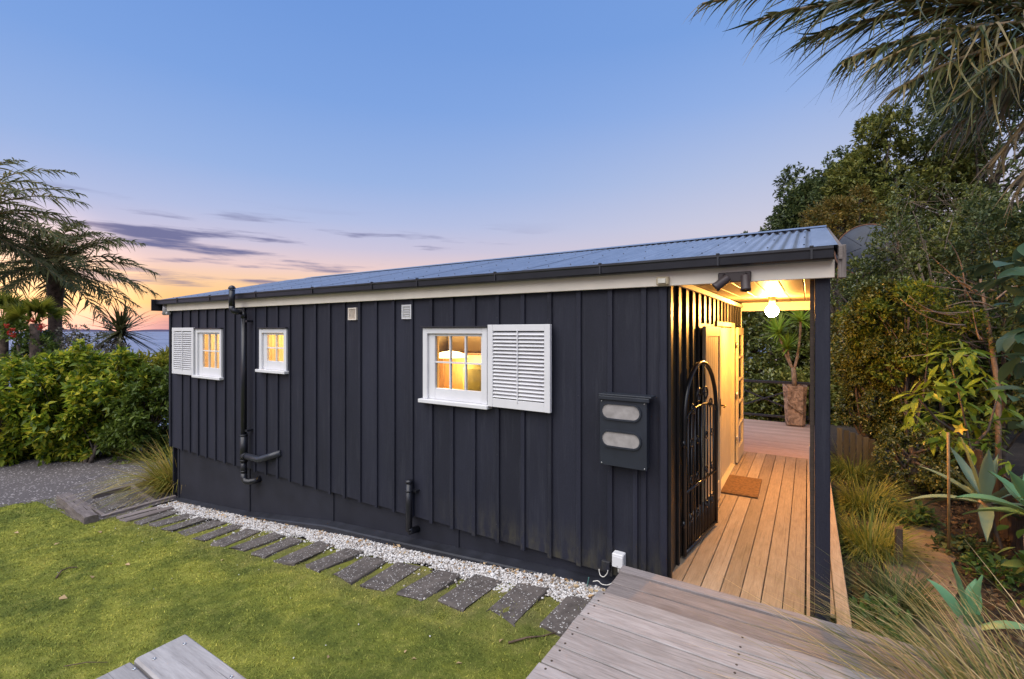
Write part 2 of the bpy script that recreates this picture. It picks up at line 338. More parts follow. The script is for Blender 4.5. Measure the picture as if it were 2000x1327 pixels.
M['lime'] = m_leaf('lime_green_leaf', [(.06, .13, .014), (.11, .20, .022), (.18, .27, .03), (.09, .16, .02)], .4, .3)
M['olivelime'] = m_leaf('olive_lime_leaf', [(.055, .10, .016), (.12, .18, .026), (.20, .26, .036), (.27, .29, .042)], .4, .3)
M['bigleaf'] = m_leaf('blue_green_big_leaf', [(.035, .075, .045), (.05, .10, .06), (.07, .125, .075)], .35, .2)
M['agave'] = m_leaf('blue_green_agave_leaf', [(.13, .20, .15), (.18, .26, .19)], .5, .05)
M['agave2'] = m_leaf('fresh_agave_leaf', [(.10, .24, .13), (.16, .33, .17)], .42, .15)
M['yucca'] = m_leaf('yucca_leaf', [(.20, .34, .04), (.30, .45, .055), (.42, .52, .08)], .4, .4)
M['tuss_gold'] = m_leaf('golden_tussock_blade', [(.12, .17, .03), (.30, .30, .05), (.52, .40, .08), (.44, .30, .10)], .6, .25)
M['tuss_green'] = m_leaf('green_tussock_blade', [(.06, .10, .022), (.14, .19, .035), (.25, .28, .055), (.32, .29, .09)], .55, .25)
M['tuss_yel'] = m_leaf('yellow_tussock_blade', [(.05, .085, .018), (.16, .21, .035), (.30, .33, .055), (.40, .36, .10)], .55, .3)
M['tuss_dark'] = m_leaf('dark_tussock_blade', [(.03, .055, .022), (.055, .09, .03), (.09, .12, .04)], .55, .2)
M['tuss_straw'] = m_leaf('straw_tussock_blade', [(.05, .085, .022), (.13, .165, .045), (.28, .25, .085), (.48, .34, .14), (.68, .54, .32)], .5, .3)
M['straw'] = m_leaf('straw_palm_leaflet', [(.09, .075, .04), (.24, .17, .09), (.42, .33, .22)], .6, .2)
M['frond'] = m_leaf('overhead_frond_leaflet', [(.022, .036, .016), (.045, .065, .022), (.09, .105, .028), (.15, .125, .035), (.26, .19, .08)], .4, .15)
M['rachis'] = m_plain('ochre_frond_stem', (.20, .125, .038), .5, var=.3, scale=6)
M['herb'] = m_leaf('low_herb_leaf', [(.03, .08, .02), (.06, .13, .03), (.10, .18, .04)], .5, .25)

# ------------------------------------------------------------------ object helpers
def tag(o, label=None, cat=None, group=None, kind=None):
    if label: o['label'] = label
    if cat: o['category'] = cat
    if group: o['group'] = group
    if kind: o['kind'] = kind
    return o
def empty(name, loc=(0, 0, 0), rz=0, parent=None):
    o = bpy.data.objects.new(name, None); COL.objects.link(o); o.location = loc; o.rotation_euler = (0, 0, rz); o.empty_display_size = .1
    if parent: adopt(o, parent)
    return o
def wmat(o):
    m = Matrix.Translation(o.location) @ o.rotation_euler.to_matrix().to_4x4()
    if o.parent: m = wmat(o.parent) @ o.matrix_parent_inverse @ m
    return m
def adopt(o, p):
    o.parent = p; o.matrix_parent_inverse = wmat(p).inverted()
def link(name, me, mat, parent=None, loc=None, rot=None, local=False):
    o = bpy.data.objects.new(name, me); COL.objects.link(o)
    if mat is not None and not me.materials: me.materials.append(mat)
    if loc is not None: o.location = loc
    if rot is not None: o.rotation_euler = rot
    if parent:
        if local: o.parent = parent
        else: adopt(o, parent)
    return o
def npmesh(name, V, Fc, smooth=False):
    """V (n,3); Fc (m,k) same-size faces"""
    V = np.asarray(V, dtype=np.float32); Fc = np.asarray(Fc, dtype=np.int32); me = bpy.data.meshes.new(name)
    m, k = Fc.shape
    me.vertices.add(len(V)); me.vertices.foreach_set('co', V.ravel())
    me.loops.add(m * k); me.loops.foreach_set('vertex_index', Fc.ravel())
    me.polygons.add(m); me.polygons.foreach_set('loop_start', np.arange(0, m * k, k, dtype=np.int32))
    if smooth: me.polygons.foreach_set('use_smooth', np.ones(m, dtype=bool))
    me.update(calc_edges=True); return me
class MB:
    def __init__(s): s.v = []; s.f = []; s.sm = []
    def add(s, V, Fc, smooth=False):
        b = len(s.v); s.v += [tuple(x) for x in V]; s.f += [tuple(b + i for i in f) for f in Fc]; s.sm += [smooth] * len(Fc); return s
    def box(s, x0, x1, y0, y1, z0, z1, ch=0.0, M4=None):
        if ch <= 0:
            V = [(x, y, z) for x in (x0, x1) for y in (y0, y1) for z in (z0, z1)]
            Fc = [(0, 1, 3, 2), (4, 6, 7, 5), (0, 4, 5, 1), (2, 3, 7, 6), (0, 2, 6, 4), (1, 5, 7, 3)]
        else:
            V, Fc = chbox(x1 - x0, y1 - y0, z1 - z0, ch); c = Vector(((x0 + x1) / 2, (y0 + y1) / 2, (z0 + z1) / 2)); V = [Vector(v) + c for v in V]
        if M4 is not None: V = [M4 @ Vector(v) for v in V]
        return s.add(V, Fc)
    def tube(s, pts, rad, sides=8, cap=True, smooth=True):
        pts = [Vector(p) for p in pts]; n = len(pts)
        if not hasattr(rad, '__len__'): rad = [rad] * n
        V = []; up = None
        for i, p in enumerate(pts):
            t = (pts[min(i + 1, n - 1)] - pts[max(i - 1, 0)]).normalized()
            if up is None: up = t.orthogonal().normalized()
            up = (up - t * up.dot(t))
            up = up.normalized() if up.length > 1e-6 else t.orthogonal().normalized()
            sd_ = t.cross(up)
            for j in range(sides):
                a = 2 * math.pi * j / sides; V.append(p + (up * math.cos(a) + sd_ * math.sin(a)) * rad[i])
        Fc = [(i * sides + j, i * sides + (j + 1) % sides, (i + 1) * sides + (j + 1) % sides, (i + 1) * sides + j) for i in range(n - 1) for j in range(sides)]
        b = len(s.v); s.add(V, Fc, smooth)
        if cap: s.f += [tuple(b + j for j in reversed(range(sides))), tuple(b + (n - 1) * sides + j for j in range(sides))]; s.sm += [False, False]
        return s
    def lathe(s, prof, c=(0, 0, 0), seg=16, smooth=True, M4=None):
        V = []; c = Vector(c)
        for r, z in prof:
            for j in range(seg):
                a = 2 * math.pi * j / seg; p = Vector((r * math.cos(a), r * math.sin(a), z)); V.append((M4 @ p if M4 is not None else p) + c)
        n = len(prof); Fc = [(i * seg + j, i * seg + (j + 1) % seg, (i + 1) * seg + (j + 1) % seg, (i + 1) * seg + j) for i in range(n - 1) for j in range(seg)]
        b = len(s.v); s.add(V, Fc, smooth); s.f += [tuple(b + j for j in reversed(range(seg))), tuple(b + (n - 1) * seg + j for j in range(seg))]; s.sm += [False, False]; return s
    def build(s, name, mat, parent=None, local=False, loc=None, rot=None):
        me = bpy.data.meshes.new(name); me.from_pydata([tuple(v) for v in s.v], [], s.f)
        me.polygons.foreach_set('use_smooth', s.sm); me.update()
        return link(name, me, mat, parent, loc, rot, local)
def chbox(dx, dy, dz, c):
    hx, hy, hz = dx / 2, dy / 2, dz / 2; c = min(c, hx * .45, hy * .45, hz * .45)
    V = []; idx = {}
    for sx in (-1, 1):
        for sy in (-1, 1):
            for sz in (-1, 1):
                for ax in range(3):
                    p = [sx * (hx - c), sy * (hy - c), sz * (hz - c)]; p[ax] = (sx * hx, sy * hy, sz * hz)[ax]
                    idx[(sx, sy, sz, ax)] = len(V); V.append(tuple(p))
    Fc = []
    def q(*k): Fc.append(tuple(idx[x] for x in k))
    for ax in range(3):
        o1, o2 = [a for a in range(3) if a != ax]
        for s_ in (-1, 1):
            ks = []
            for a, b in ((-1, -1), (1, -1), (1, 1), (-1, 1)):
                t = [0, 0, 0]; t[ax] = s_; t[o1] = a; t[o2] = b; ks.append((*t, ax))
            if (s_ == 1) == (ax == 1): ks.reverse()
            q(*ks)
    for ax in range(3):
        o1, o2 = [a for a in range(3) if a != ax]
        for a in (-1, 1):
            for b in (-1, 1):
                t0 = [0, 0, 0]; t1 = [0, 0, 0]; t0[ax] = -1; t1[ax] = 1
                for t in (t0, t1): t[o1] = a; t[o2] = b
                q((*t0, o1), (*t1, o1), (*t1, o2), (*t0, o2))
    for sx in (-1, 1):
        for sy in (-1, 1):
            for sz in (-1, 1): q((sx, sy, sz, 0), (sx, sy, sz, 1), (sx, sy, sz, 2))
    return V, Fc
_pl = {}
def plank(name, parent, p0, p1, wd, th, mat, ch=.004, up=(0, 0, 1), jit=0):
    """plank from p0 to p1 (centre line); wd across, th along up; local X runs along it"""
    p0, p1 = Vector(p0), Vector(p1); d = p1 - p0; ln = d.length
    key = (round(ln, 3), round(wd, 4), round(th, 4), mat.name, ch)
    if key not in _pl:
        V, Fc = chbox(ln, wd, th, ch); me = bpy.data.meshes.new(name); me.from_pydata(V, [], Fc)
        bm = bmesh.new(); bm.from_mesh(me); bmesh.ops.recalc_face_normals(bm, faces=bm.faces); bm.to_mesh(me); bm.free()
        me.materials.append(mat); _pl[key] = me
    x = d.normalized(); u = Vector(up); y = u.cross(x).normalized(); z = x.cross(y)
    rot = Matrix((x, y, z)).transposed().to_euler()
    if jit: rot.x += random.uniform(-jit, jit); rot.z += random.uniform(-jit, jit) * .4
    return link(name, _pl[key], mat, parent, (p0 + p1) / 2, rot)

# ------------------------------------------------------------------ foliage helpers
def unit(a): return a / np.maximum(np.linalg.norm(a, axis=1, keepdims=True), 1e-9)
LEAF5 = np.array([(0, 0, 0), (.42, .5, .10), (1, 0, -.10), (.42, -.5, .10), (.5, 0, -.02)]); LEAF5F = np.array([(0, 4, 1), (1, 4, 2), (0, 3, 4), (3, 2, 4)])
LEAF4 = np.array([(0, 0, 0), (.45, .5, .10), (1, 0, -.05), (.45, -.5, .10)]); LEAF4F = np.array([(0, 2, 1), (0, 3, 2)])
def leaf_mesh(name, P, D, Nn, S, W, simple=False):
    T, TF = (LEAF4, LEAF4F) if simple else (LEAF5, LEAF5F)
    D = unit(D); B = unit(np.cross(Nn, D)); U = np.cross(D, B); n = len(P); S = np.asarray(S)[:, None, None]
    V = P[:, None, :] + S * (T[None, :, 0:1] * D[:, None, :] + T[None, :, 1:2] * W * B[:, None, :] + T[None, :, 2:3] * U[:, None, :])
    Fc = (TF[None] + (np.arange(n) * len(T))[:, None, None]).reshape(-1, 3)
    return npmesh(name, V.reshape(-1, 3), Fc)
def crown_points(c, rad, ncl, nl, rng, lump=.42, low=-.55):
    """cluster points on the surface of many lumps spread over an ellipsoid; returns points, outward directions, lump centres"""
    c = np.array(c); rad = np.array(rad)
    ld = unit(rng.normal(size=(nl * 3, 3))); ld = ld[ld[:, 2] > low][:nl]; k = len(ld)
    lc = c + ld * rad * rng.uniform(.45, .78, (k, 1)); lr = rng.uniform(.65, 1.15, k) * lump
    i = rng.integers(0, k, ncl); d = unit(rng.normal(size=(ncl, 3)) + .75 * ld[i])
    p = lc[i] + d * (lr[i][:, None] * rad[None]) * (rng.uniform(.35, 1.08, (ncl, 1)) ** .6)
    return p, d, lc
def clusters(name, P, D, per, size, W, rng, mat, parent, simple=False, spread=.9, upb=1.1, droop=0, scat=.25):
    n = len(P); Q = np.repeat(P, per, 0); DD = np.repeat(D, per, 0); m = n * per
    d = unit(DD * .6 + rng.normal(size=(m, 3)) * spread * .7 + np.array([0, 0, -droop]))
    Q = Q + rng.normal(size=(m, 3)) * size * scat
    nn = unit(rng.normal(size=(m, 3)) * .6 + np.array([0, 0, upb]) + DD * .35)
    me = leaf_mesh(name, Q, d, nn, size * rng.uniform(.6, 1.25, m), W, simple)
    return link(name, me, mat, parent)
def bez(p0, p1, p2, n=6): return [(1 - t) ** 2 * p0 + 2 * t * (1 - t) * p1 + t * t * p2 for t in np.linspace(0, 1, n)]
def limbs(base, top, lc, rng, r0, mat, parent, twigs=None, name='trunk', sides=6):
    mb = MB(); base = np.array(base, float); top = np.array(top, float)
    mid = (base + top) / 2 + rng.normal(size=3) * np.array([.12, .12, 0])
    tr = bez(base, mid, top, 7); mb.tube(tr, list(np.linspace(r0, r0 * .45, 7)), sides + 2)
    for q in lc:
        t = rng.uniform(.3, .95); s = tr[int(t * 6)]; m_ = (s + q) / 2 + rng.normal(size=3) * .12 * np.linalg.norm(q - s)
        mb.tube(bez(s, m_, q, 6), list(np.linspace(r0 * .38, r0 * .10, 6)), sides)
    if twigs is not None:
        for q in twigs:
            j = np.argmin(((lc - q) ** 2).sum(1)); s = lc[j]; m_ = (s + q) / 2 + rng.normal(size=3) * .1
            mb.tube(bez(s, m_, q, 4), list(np.linspace(r0 * .10, r0 * .04, 4)), 4)
    return mb.build(name, mat, parent)
def shrub(name, label, cat, base, c, rad, ncl, per, size, W, mat, seed, group=None, lump=.42, nl=14, bark='bark', r0=.07, simple=False, stems=1, twigs=30, low=-.55, **kw):
    rng = np.random.default_rng(seed); e = empty(name, base); tag(e, label, cat, group)
    P, D, lc = crown_points(c, rad, ncl, nl, rng, lump, low)
    part = 'crown' if 'tree' in name else 'foliage'
    clusters(part, P, D, per, size, W, rng, mat, e, simple, **kw)
    tw = P[rng.integers(0, len(P), twigs)]
    top = np.array(c) + np.array([0, 0, rad[2] * .25])
    if stems == 1: limbs(base, top, lc, rng, r0, M[bark], e, tw)
    else:
        g = np.array_split(np.arange(len(lc)), stems)
        for k in range(stems):
            b = np.array(base) + rng.normal(size=3) * np.array([rad[0] * .25, rad[1] * .25, 0])
            limbs(b, lc[g[k]].mean(0), lc[g[k]], rng, r0, M[bark], e, tw[k::stems], name='stem')
    return e
def blades_mesh(name, bases, az_, lean, ln, wd, droop, rng, seg=5, wind=(0, 0, 0)):
    n = len(bases); t = np.linspace(0, 1, seg + 1)[None, :, None]
    out_ = np.stack([np.cos(az_), np.sin(az_), np.zeros(n)], 1)[:, None, :]; upv = np.array([0, 0, 1.0])[None, None, :]
    hx = np.sin(lean)[:, None, None]; hz = np.cos(lean)[:, None, None]; Ln = ln[:, None, None]; dr = droop[:, None, None]
    C = bases[:, None, :] + Ln * (out_ * (hx * t + dr * .55 * t ** 2) + upv * (hz * t - dr * .75 * t ** 2.4)) + np.array(wind)[None, None, :] * (t ** 1.8) * Ln
    sidev = np.stack([-np.sin(az_ + .4), np.cos(az_ + .4), np.zeros(n)], 1)[:, None, :]
    wv = (wd[:, None, None] * .5) * np.clip(1.05 - t ** 1.6, .06, 1)
    V = np.stack([C - sidev * wv, C + sidev * wv], 2).reshape(n, (seg + 1) * 2, 3)
    q = np.array([(2 * i, 2 * i + 1, 2 * i + 3, 2 * i + 2) for i in range(seg)])
    Fc = (q[None] + (np.arange(n) * (seg + 1) * 2)[:, None, None]).reshape(-1, 4)
    return npmesh(name, V.reshape(-1, 3), Fc)
def tussock(label, base, n, ln, r, wd, mat, seed, group=None, wind=(0, 0, 0), lean=.75, droop=.8, name='tussock_grass', stalks=0):
    rng = np.random.default_rng(seed); e = empty(name, base); tag(e, label, 'grass clump', group)
    a = rng.uniform(0, 2 * math.pi, n); rr = r * np.sqrt(rng.uniform(0, 1, n))
    B = np.array(base) + np.stack([rr * np.cos(a), rr * np.sin(a), np.full(n, -.02)], 1)
    az_ = a + rng.normal(0, .5, n)
    me = blades_mesh('blades', B, az_, np.abs(rng.normal(0, 1, n)) * lean * .6 + .08, ln * rng.uniform(.35, 1.2, n), wd * rng.uniform(.4, 1.35, n), droop * rng.uniform(.1, 1.35, n), rng, 5, wind)
    o = link('blades', me, M[mat], e); o['kind'] = 'stuff'
    mb = MB(); mb.lathe([(r * .9, -.06), (r * .8, .02), (r * .45, .06), (.01, .08)], base, 9); mb.build('root_clump', M['soil'], e)
    return e
def frond(name, parent, pts, nleaf, leaf_len, rng, mat_leaf, mat_stem, r0=.02, droop=.5, fwd=.6, wd=.03, vshape=.5, seg=3, both=True, start=.15, curl=.0):
    """rachis along bezier pts with two rows of long leaflets"""
    p0, p1, p2 = [np.array(p, float) for p in pts]
    mb = MB(); c = bez(p0, p1, p2, 12); mb.tube(c, list(np.linspace(r0, r0 * .22, 12)), 6); st = mb.build(name, mat_stem, parent)
    t = np.repeat(np.linspace(start, 1, nleaf), 2); n = len(t); t = np.clip(t + rng.normal(0, .006, n), 0, 1)[:, None]
    B = (1 - t) ** 2 * p0 + 2 * t * (1 - t) * p1 + t * t * p2; T = unit(2 * (1 - t) * (p1 - p0) + 2 * t * (p2 - p1))
    side = unit(np.cross(T, np.array([0, 0, 1.0]))) * np.tile([1, -1], n // 2)[:, None]; upv = np.cross(side, T) * np.tile([1, -1], n // 2)[:, None]
    d0 = unit(T * (fwd + rng.normal(0, .25, (n, 1))) + side * (1 + rng.normal(0, .25, (n, 1))) + upv * (vshape + rng.normal(0, .35, (n, 1))))
    ln = leaf_len * (np.sin(np.clip(t[:, 0] * .82 + .22, 0, 1) * math.pi) ** .6 * .75 + .3) * rng.uniform(.75, 1.2, n)
    s = np.linspace(0, 1, seg + 1)[None, :, None]; dr = (droop * rng.uniform(.4, 1.4, n))[:, None, None]
    C = B[:, None, :] + ln[:, None, None] * (d0[:, None, :] * s * (1 - .25 * dr * s) + np.array([0, 0, -1.0])[None, None, :] * dr * s ** 1.9 + rng.normal(0, curl + 1e-6, (n, 1, 3)) * s ** 2.5)
    sv = unit(np.cross(d0, T) + rng.normal(0, .3, (n, 3))); sv = unit(np.cross(d0, sv))[:, None, :]
    wv = wd * .5 * np.clip(1.08 - s ** 1.5, .05, 1) * np.clip(.35 + s * 4, 0, 1)
    V = np.stack([C - sv * wv, C + sv * wv], 2).reshape(n, (seg + 1) * 2, 3)
    q = np.array([(2 * i, 2 * i + 1, 2 * i + 3, 2 * i + 2) for i in range(seg)])
    Fc = (q[None] + (np.arange(n) * (seg + 1) * 2)[:, None, None]).reshape(-1, 4)
    lo = link('leaflets', npmesh('leaflets', V.reshape(-1, 3), Fc), mat_leaf, st); lo['kind'] = 'stuff'
    return st

# ================================================================== SETTING
WX = np.array([-60, -14, -12, -9.13, -6.67, -4.62, -3.29, -2.01, -1.2, 0.0, 60]); WZ = np.array([-1.3, -1.12, -1.08, -.955, -.72, -.49, -.375, -.22, -.16, -.12, -.12])
def sst(x): x = np.clip(x, 0, 1); return x * x * (3 - 2 * x)
def gz(X, Y):
    X = np.asarray(X, float); Y = np.asarray(Y, float); z = np.interp(X, WX, WZ)
    z = z + .50 * sst((2.1 - Y) / 1.3) * sst((X + 3.3) / 1.3) * sst((1.5 - X) / .6)
    z = np.where(X > .22, -.34 - .02 * (Y - 4), z) + np.where(X > 2.2, .15 * (X - 2.2), 0)
    back = sst((Y - 4.6) / 1.5) * (X < .2); z = z * (1 - back) + back * np.minimum(z, -.7)
    z = z - 46 * sst((-X - 17.5) / 30) - 46 * sst((Y - 34) / 40)
    return z
def gzf(x, y): return float(gz(x, y))
def grid(name, xs, ys, zf, mat, kind='structure', mask=None):
    X, Y = np.meshgrid(xs, ys); Z = zf(X, Y); nx, ny = len(xs), len(ys)
    V = np.stack([X, Y, Z], 2).reshape(-1, 3); i = np.arange(ny - 1)[:, None] * nx + np.arange(nx - 1)[None]; Fc = np.stack([i, i + 1, i + nx + 1, i + nx], 2).reshape(-1, 4)
    if mask is not None: cen = V[Fc].mean(1); Fc = Fc[mask(cen[:, 0], cen[:, 1])]
    o = link(name, npmesh(name, V, Fc, True), mat); tag(o, kind=kind); return o
g = grid('ground', np.concatenate([np.linspace(-80, -16, 40), np.linspace(-15.6, 4, 110), np.linspace(4.5, 90, 50)]),
         np.concatenate([np.linspace(-40, -2, 25), np.linspace(-1.7, 14, 90), np.linspace(14.6, 110, 60)]), lambda X, Y: gz(X, Y) - .03, M['soil'])
tag(g, 'dark soil ground under the garden and trees', 'ground')
rl = np.random.default_rng(5)
_ph = rl.uniform(0, 6.28, (14, 2)); _fr = rl.normal(0, 5.5, (14, 2))
def lumpy(X, Y, a=.006):
    z = 0
    for k in range(14): z = z + np.sin(X * _fr[k, 0] + Y * _fr[k, 1] + _ph[k, 0])
    return z * a / 2.2
def lawn_mask(X, Y):   # lawn: from the steps to the drive; the west edge bows
    edge = -12.1 + .55 * (Y - 2.16) + .10 * np.sin(Y * 3.1)
    return (X > edge) & (X < -.95) & (Y < 3.47 + .05 * np.sin(X * 7) + .035 * np.sin(X * 17)) & (Y > -2.5) & ~((X < -9.4) & (Y > 2.72 - .10 * (X + 9.4)))
def lawn_z(X, Y): return gz(X, Y) + lumpy(X, Y, .007) + .004
lw = grid('lawn', np.arange(-14.2, -.9, .045), np.arange(-2.5, 3.5, .045), lawn_z, M['lawn'], mask=lawn_mask)
tag(lw, 'mossy green lawn in front of the dark cottage', 'lawn')
# turf blades, denser towards the camera
nb = 330000; bx = RNG.uniform(-13.2, -1.0, nb); by = RNG.uniform(.3, 3.45, nb)
dd = -SN * bx + CS * by; keep = (RNG.uniform(0, 1, nb) < np.clip(3.2 / np.maximum(dd, .6), .16, 1)) & lawn_mask(bx, by) & (dd > .9); bx, by = bx[keep], by[keep]; nb = len(bx)
bare = np.sin(bx * 2.1 + 1) * np.sin(by * 5.3 + bx * .7); k2 = (by < 2.95) | (RNG.uniform(0, 1, nb) < .35 + .3 * bare); bx, by = bx[k2], by[k2]; nb = len(bx); dd = -SN * bx + CS * by
bz = lawn_z(bx, by); hh = RNG.uniform(.004, .016, nb) * np.clip(.8 + .05 * dd, 1, 1.4); aa = RNG.uniform(0, 6.283, nb); ww = RNG.uniform(.0016, .0034, nb) * np.clip(dd / 2.6, 1, 3.2)
B0 = np.stack([bx, by, bz - .002], 1); sdv = np.stack([np.cos(aa), np.sin(aa), 0 * aa], 1); tip = np.stack([RNG.normal(0, .8, nb), RNG.normal(0, .8, nb), np.ones(nb)], 1) * hh[:, None]
V = np.stack([B0 - sdv * ww[:, None], B0 + sdv * ww[:, None], B0 + tip], 1).reshape(-1, 3)
gr = link('lawn_grass', npmesh('lawn_grass', V, np.arange(nb * 3).reshape(-1, 3)), M['blade']); tag(gr, 'short yellow-green turf blades covering the lawn', 'grass', kind='stuff')
nt_ = 2600; tx = RNG.uniform(-12.6, -1.1, nt_); ty = RNG.uniform(.5, 3.4, nt_); den = np.sin(tx * 1.7 + 2 * np.sin(ty * 1.3)) * np.sin(ty * 2.9 + tx * .8); kt = lawn_mask(tx, ty) & (RNG.uniform(-.6, 1, nt_) < den); tx, ty = tx[kt], ty[kt]; nt_ = len(tx); per = 14
TXY = np.repeat(np.stack([tx, ty], 1), per, 0) + RNG.normal(0, .022, (nt_ * per, 2)); TB0 = np.stack([TXY[:, 0], TXY[:, 1], lawn_z(TXY[:, 0], TXY[:, 1]) - .003], 1); m_t = len(TB0)
tf = link('lawn_tufts', blades_mesh('lawn_tufts', TB0, RNG.uniform(0, 6.28, m_t), RNG.uniform(.1, 1.1, m_t), RNG.uniform(.015, .055, m_t), RNG.uniform(.003, .006, m_t), RNG.uniform(0, .8, m_t), RNG, 2), M['blade']); tag(tf, 'scattered longer grass tufts in the mossy lawn', 'grass', kind='stuff')
# gravel drive on the west side
dv = grid('gravel_drive', np.arange(-22, -8.9, .16), np.arange(-4, 9, .16), lambda X, Y: gz(X, Y) + .006 + lumpy(X, Y, .006), M['drive'],
          mask=lambda X, Y: (X < -12.02 + .55 * (Y - 2.16) + .10 * np.sin(Y * 3.1)) | ((X < -9.3) & (Y > 2.6)))
tag(dv, 'grey-brown gravel drive between the lawn and the hedge', 'drive')
# sandy garden path east of the porch
def path_strip():
    ys_ = np.arange(3.2, 7.6, .05); ts = np.linspace(-1, 1, 17); V = []
    for y in ys_:
        cx = .84 + .085 * (y - 5); hw = .27 + .04 * math.sin(y * 3.1) + .03 * math.sin(y * 7.7)
        for t in ts: x = cx + hw * t; V.append((x, y, gzf(x, y) + .014 * (1 - abs(t) ** 3) - .01 * abs(t) ** 3 + float(lumpy(x, y, .012))))
    n = len(ts); return npmesh('garden_path', V, [(r * n + c, r * n + c + 1, (r + 1) * n + c + 1, (r + 1) * n + c) for r in range(len(ys_) - 1) for c in range(n - 1)], True)
sp_ = link('garden_path', path_strip(), M['sand']); tag(sp_, 'sandy earth path beside the porch grasses', 'path', kind='structure')
# sea
s = MB(); s.add([(-60000, -40000, -38), (-40, -40000, -38), (-40, 60000, -38), (-60000, 60000, -38)], [(0, 1, 2, 3)]); so = s.build('sea', M['sea']); tag(so, 'calm blue evening sea on the horizon', 'sea', kind='structure')
hd = MB(); hp = []
for i in range(40):
    x = -42000; y = 3000 + i * 520; hp.append((x, y, -38 + 190 * abs(math.sin(i * .31)) * math.exp(-((i - 20) / 14) ** 2)))
V = [(x, y, -60) for x, y, z in hp] + hp + [(x - 3000, y, -60) for x, y, z in hp]; n_ = len(hp)
hd.add(V, [(i, i + 1, n_ + i + 1, n_ + i) for i in range(n_ - 1)] + [(n_ + i, n_ + i + 1, 2 * n_ + i + 1, 2 * n_ + i) for i in range(n_ - 1)])
ho = hd.build('distant_land', m_plain('far_land_haze', (.30, .25, .33), .9)); tag(ho, 'low mauve strip of land on the sea horizon', 'hills', kind='structure')

# ================================================================== COTTAGE
YW, XR, XL, YB = 3.82, -.95, -9.66, 8.52      # front wall face, right and left wall faces, back wall face
ZB, ZT = -.06, 2.36
cot = empty('cottage', (-5.3, 6.1, -.9)); tag(cot, 'long black board-and-batten cottage with metal roof and white windows', 'cottage')
front = empty('front_wall', (-5.3, YW, 0), parent=cot)
W1 = (-8.64, -7.80, 1.27, 2.035); W2 = (-6.73, -6.06, 1.45, 2.035); W3 = (-3.535, -2.68, 1.27, 2.035)
OPEN = [(a + .05, b - .05, c - .012, d - .04) for a, b, c, d in (W1, W2, W3)]
batx = [-9.62] + [-1.135 - .2882 * i for i in range(29)][::-1] + [-.985]
batx = sorted(set(round(x, 4) for x in batx if x > -9.5)) ; batx = [-9.64] + batx + [-.97]
TB = .022
def clipped(x0, x1, z0, z1):
    """rectangles left of [x0,x1]x[z0,z1] after cutting the window openings"""
    xs = sorted({x0, x1} | {v for o in OPEN for v in o[:2] if x0 < v < x1}); res = []
    for a, b in zip(xs[:-1], xs[1:]):
        segs = [(z0, z1)]
        for o in OPEN:
            if o[0] < (a + b) / 2 < o[1]: segs = [s for q in segs for s in ((q[0], min(q[1], o[2])), (max(q[0], o[3]), q[1])) if s[1] - s[0] > .001]
        res += [(a, b, s0, s1) for s0, s1 in segs]
    m = {}
    for r in res: m.setdefault(r[2:], []).append(r)
    outr = []
    for k, v in m.items():
        cur = None
        for r in v:
            if cur and abs(cur[1] - r[0]) < 1e-6: cur = (cur[0], r[1], *k)
            else:
                if cur: outr.append(cur)
                cur = r
        outr.append(cur)
    return outr
def pieces(rects, full):
    """one list per separate piece of a board cut by a window"""
    return [rects] if any(r[3] - r[2] > full - .1 for r in rects) else [[r] for r in rects]
for x0, x1 in zip(batx[:-1], batx[1:]):
    cx = (x0 + x1) / 2; zb = ZB + random.uniform(-.012, .012); yj = random.uniform(-.0015, .0015)
    for rs_ in pieces(clipped(x0 + .001, x1 - .001, zb, ZT + .06), 2.4):
        b = MB()
        for a, c, z0, z1 in rs_: b.box(a - cx, c - cx, 0, TB, z0, z1)
        b.build('board', M['wall'], front, loc=(cx, YW + yj, 0))
for x in batx[1:-1]:
    wob = random.uniform(-.002, .002)
    for rs_ in pieces(clipped(x - .0225, x + .0225, ZB - .012 - random.uniform(0, .012), ZT + .05), 2.4):
        b = MB()
        for a, c, z0, z1 in rs_: b.box(a - x, c - x, -.022, -.001, z0, z1, .003)
        b.build('batten', M['wall'], front, loc=(x + wob, YW, 0))
b = MB()
for x in batx[1:-1]:
    for z in (.12, .78, 1.44, 2.12):
        zj = z + random.uniform(-.03, .03)
        if any(o_[0] - .1 < x < o_[1] + .1 and o_[2] - .1 < zj < o_[3] + .1 for o_ in OPEN): continue
        b.lathe([(.006, 0), (.005, .002), (.001, .003)], (x + random.uniform(-.006, .006), YW - .022, zj), 6, M4=Euler((R(90), 0, 0)).to_matrix().to_4x4())
no_ = b.build('nail_heads', M['gutter'], front); no_['kind'] = 'stuff'
b = MB(); b.box(XL, -9.60, YW - .028, YW + .03, ZB, ZT + .05, .004); b.build('corner_board', M['wall'], front)
b = MB(); b.box(-1.00, XR + .004, YW - .026, YW + .02, ZB - .3, ZT + .01, .004); b.build('corner_board', M['wall'], front)
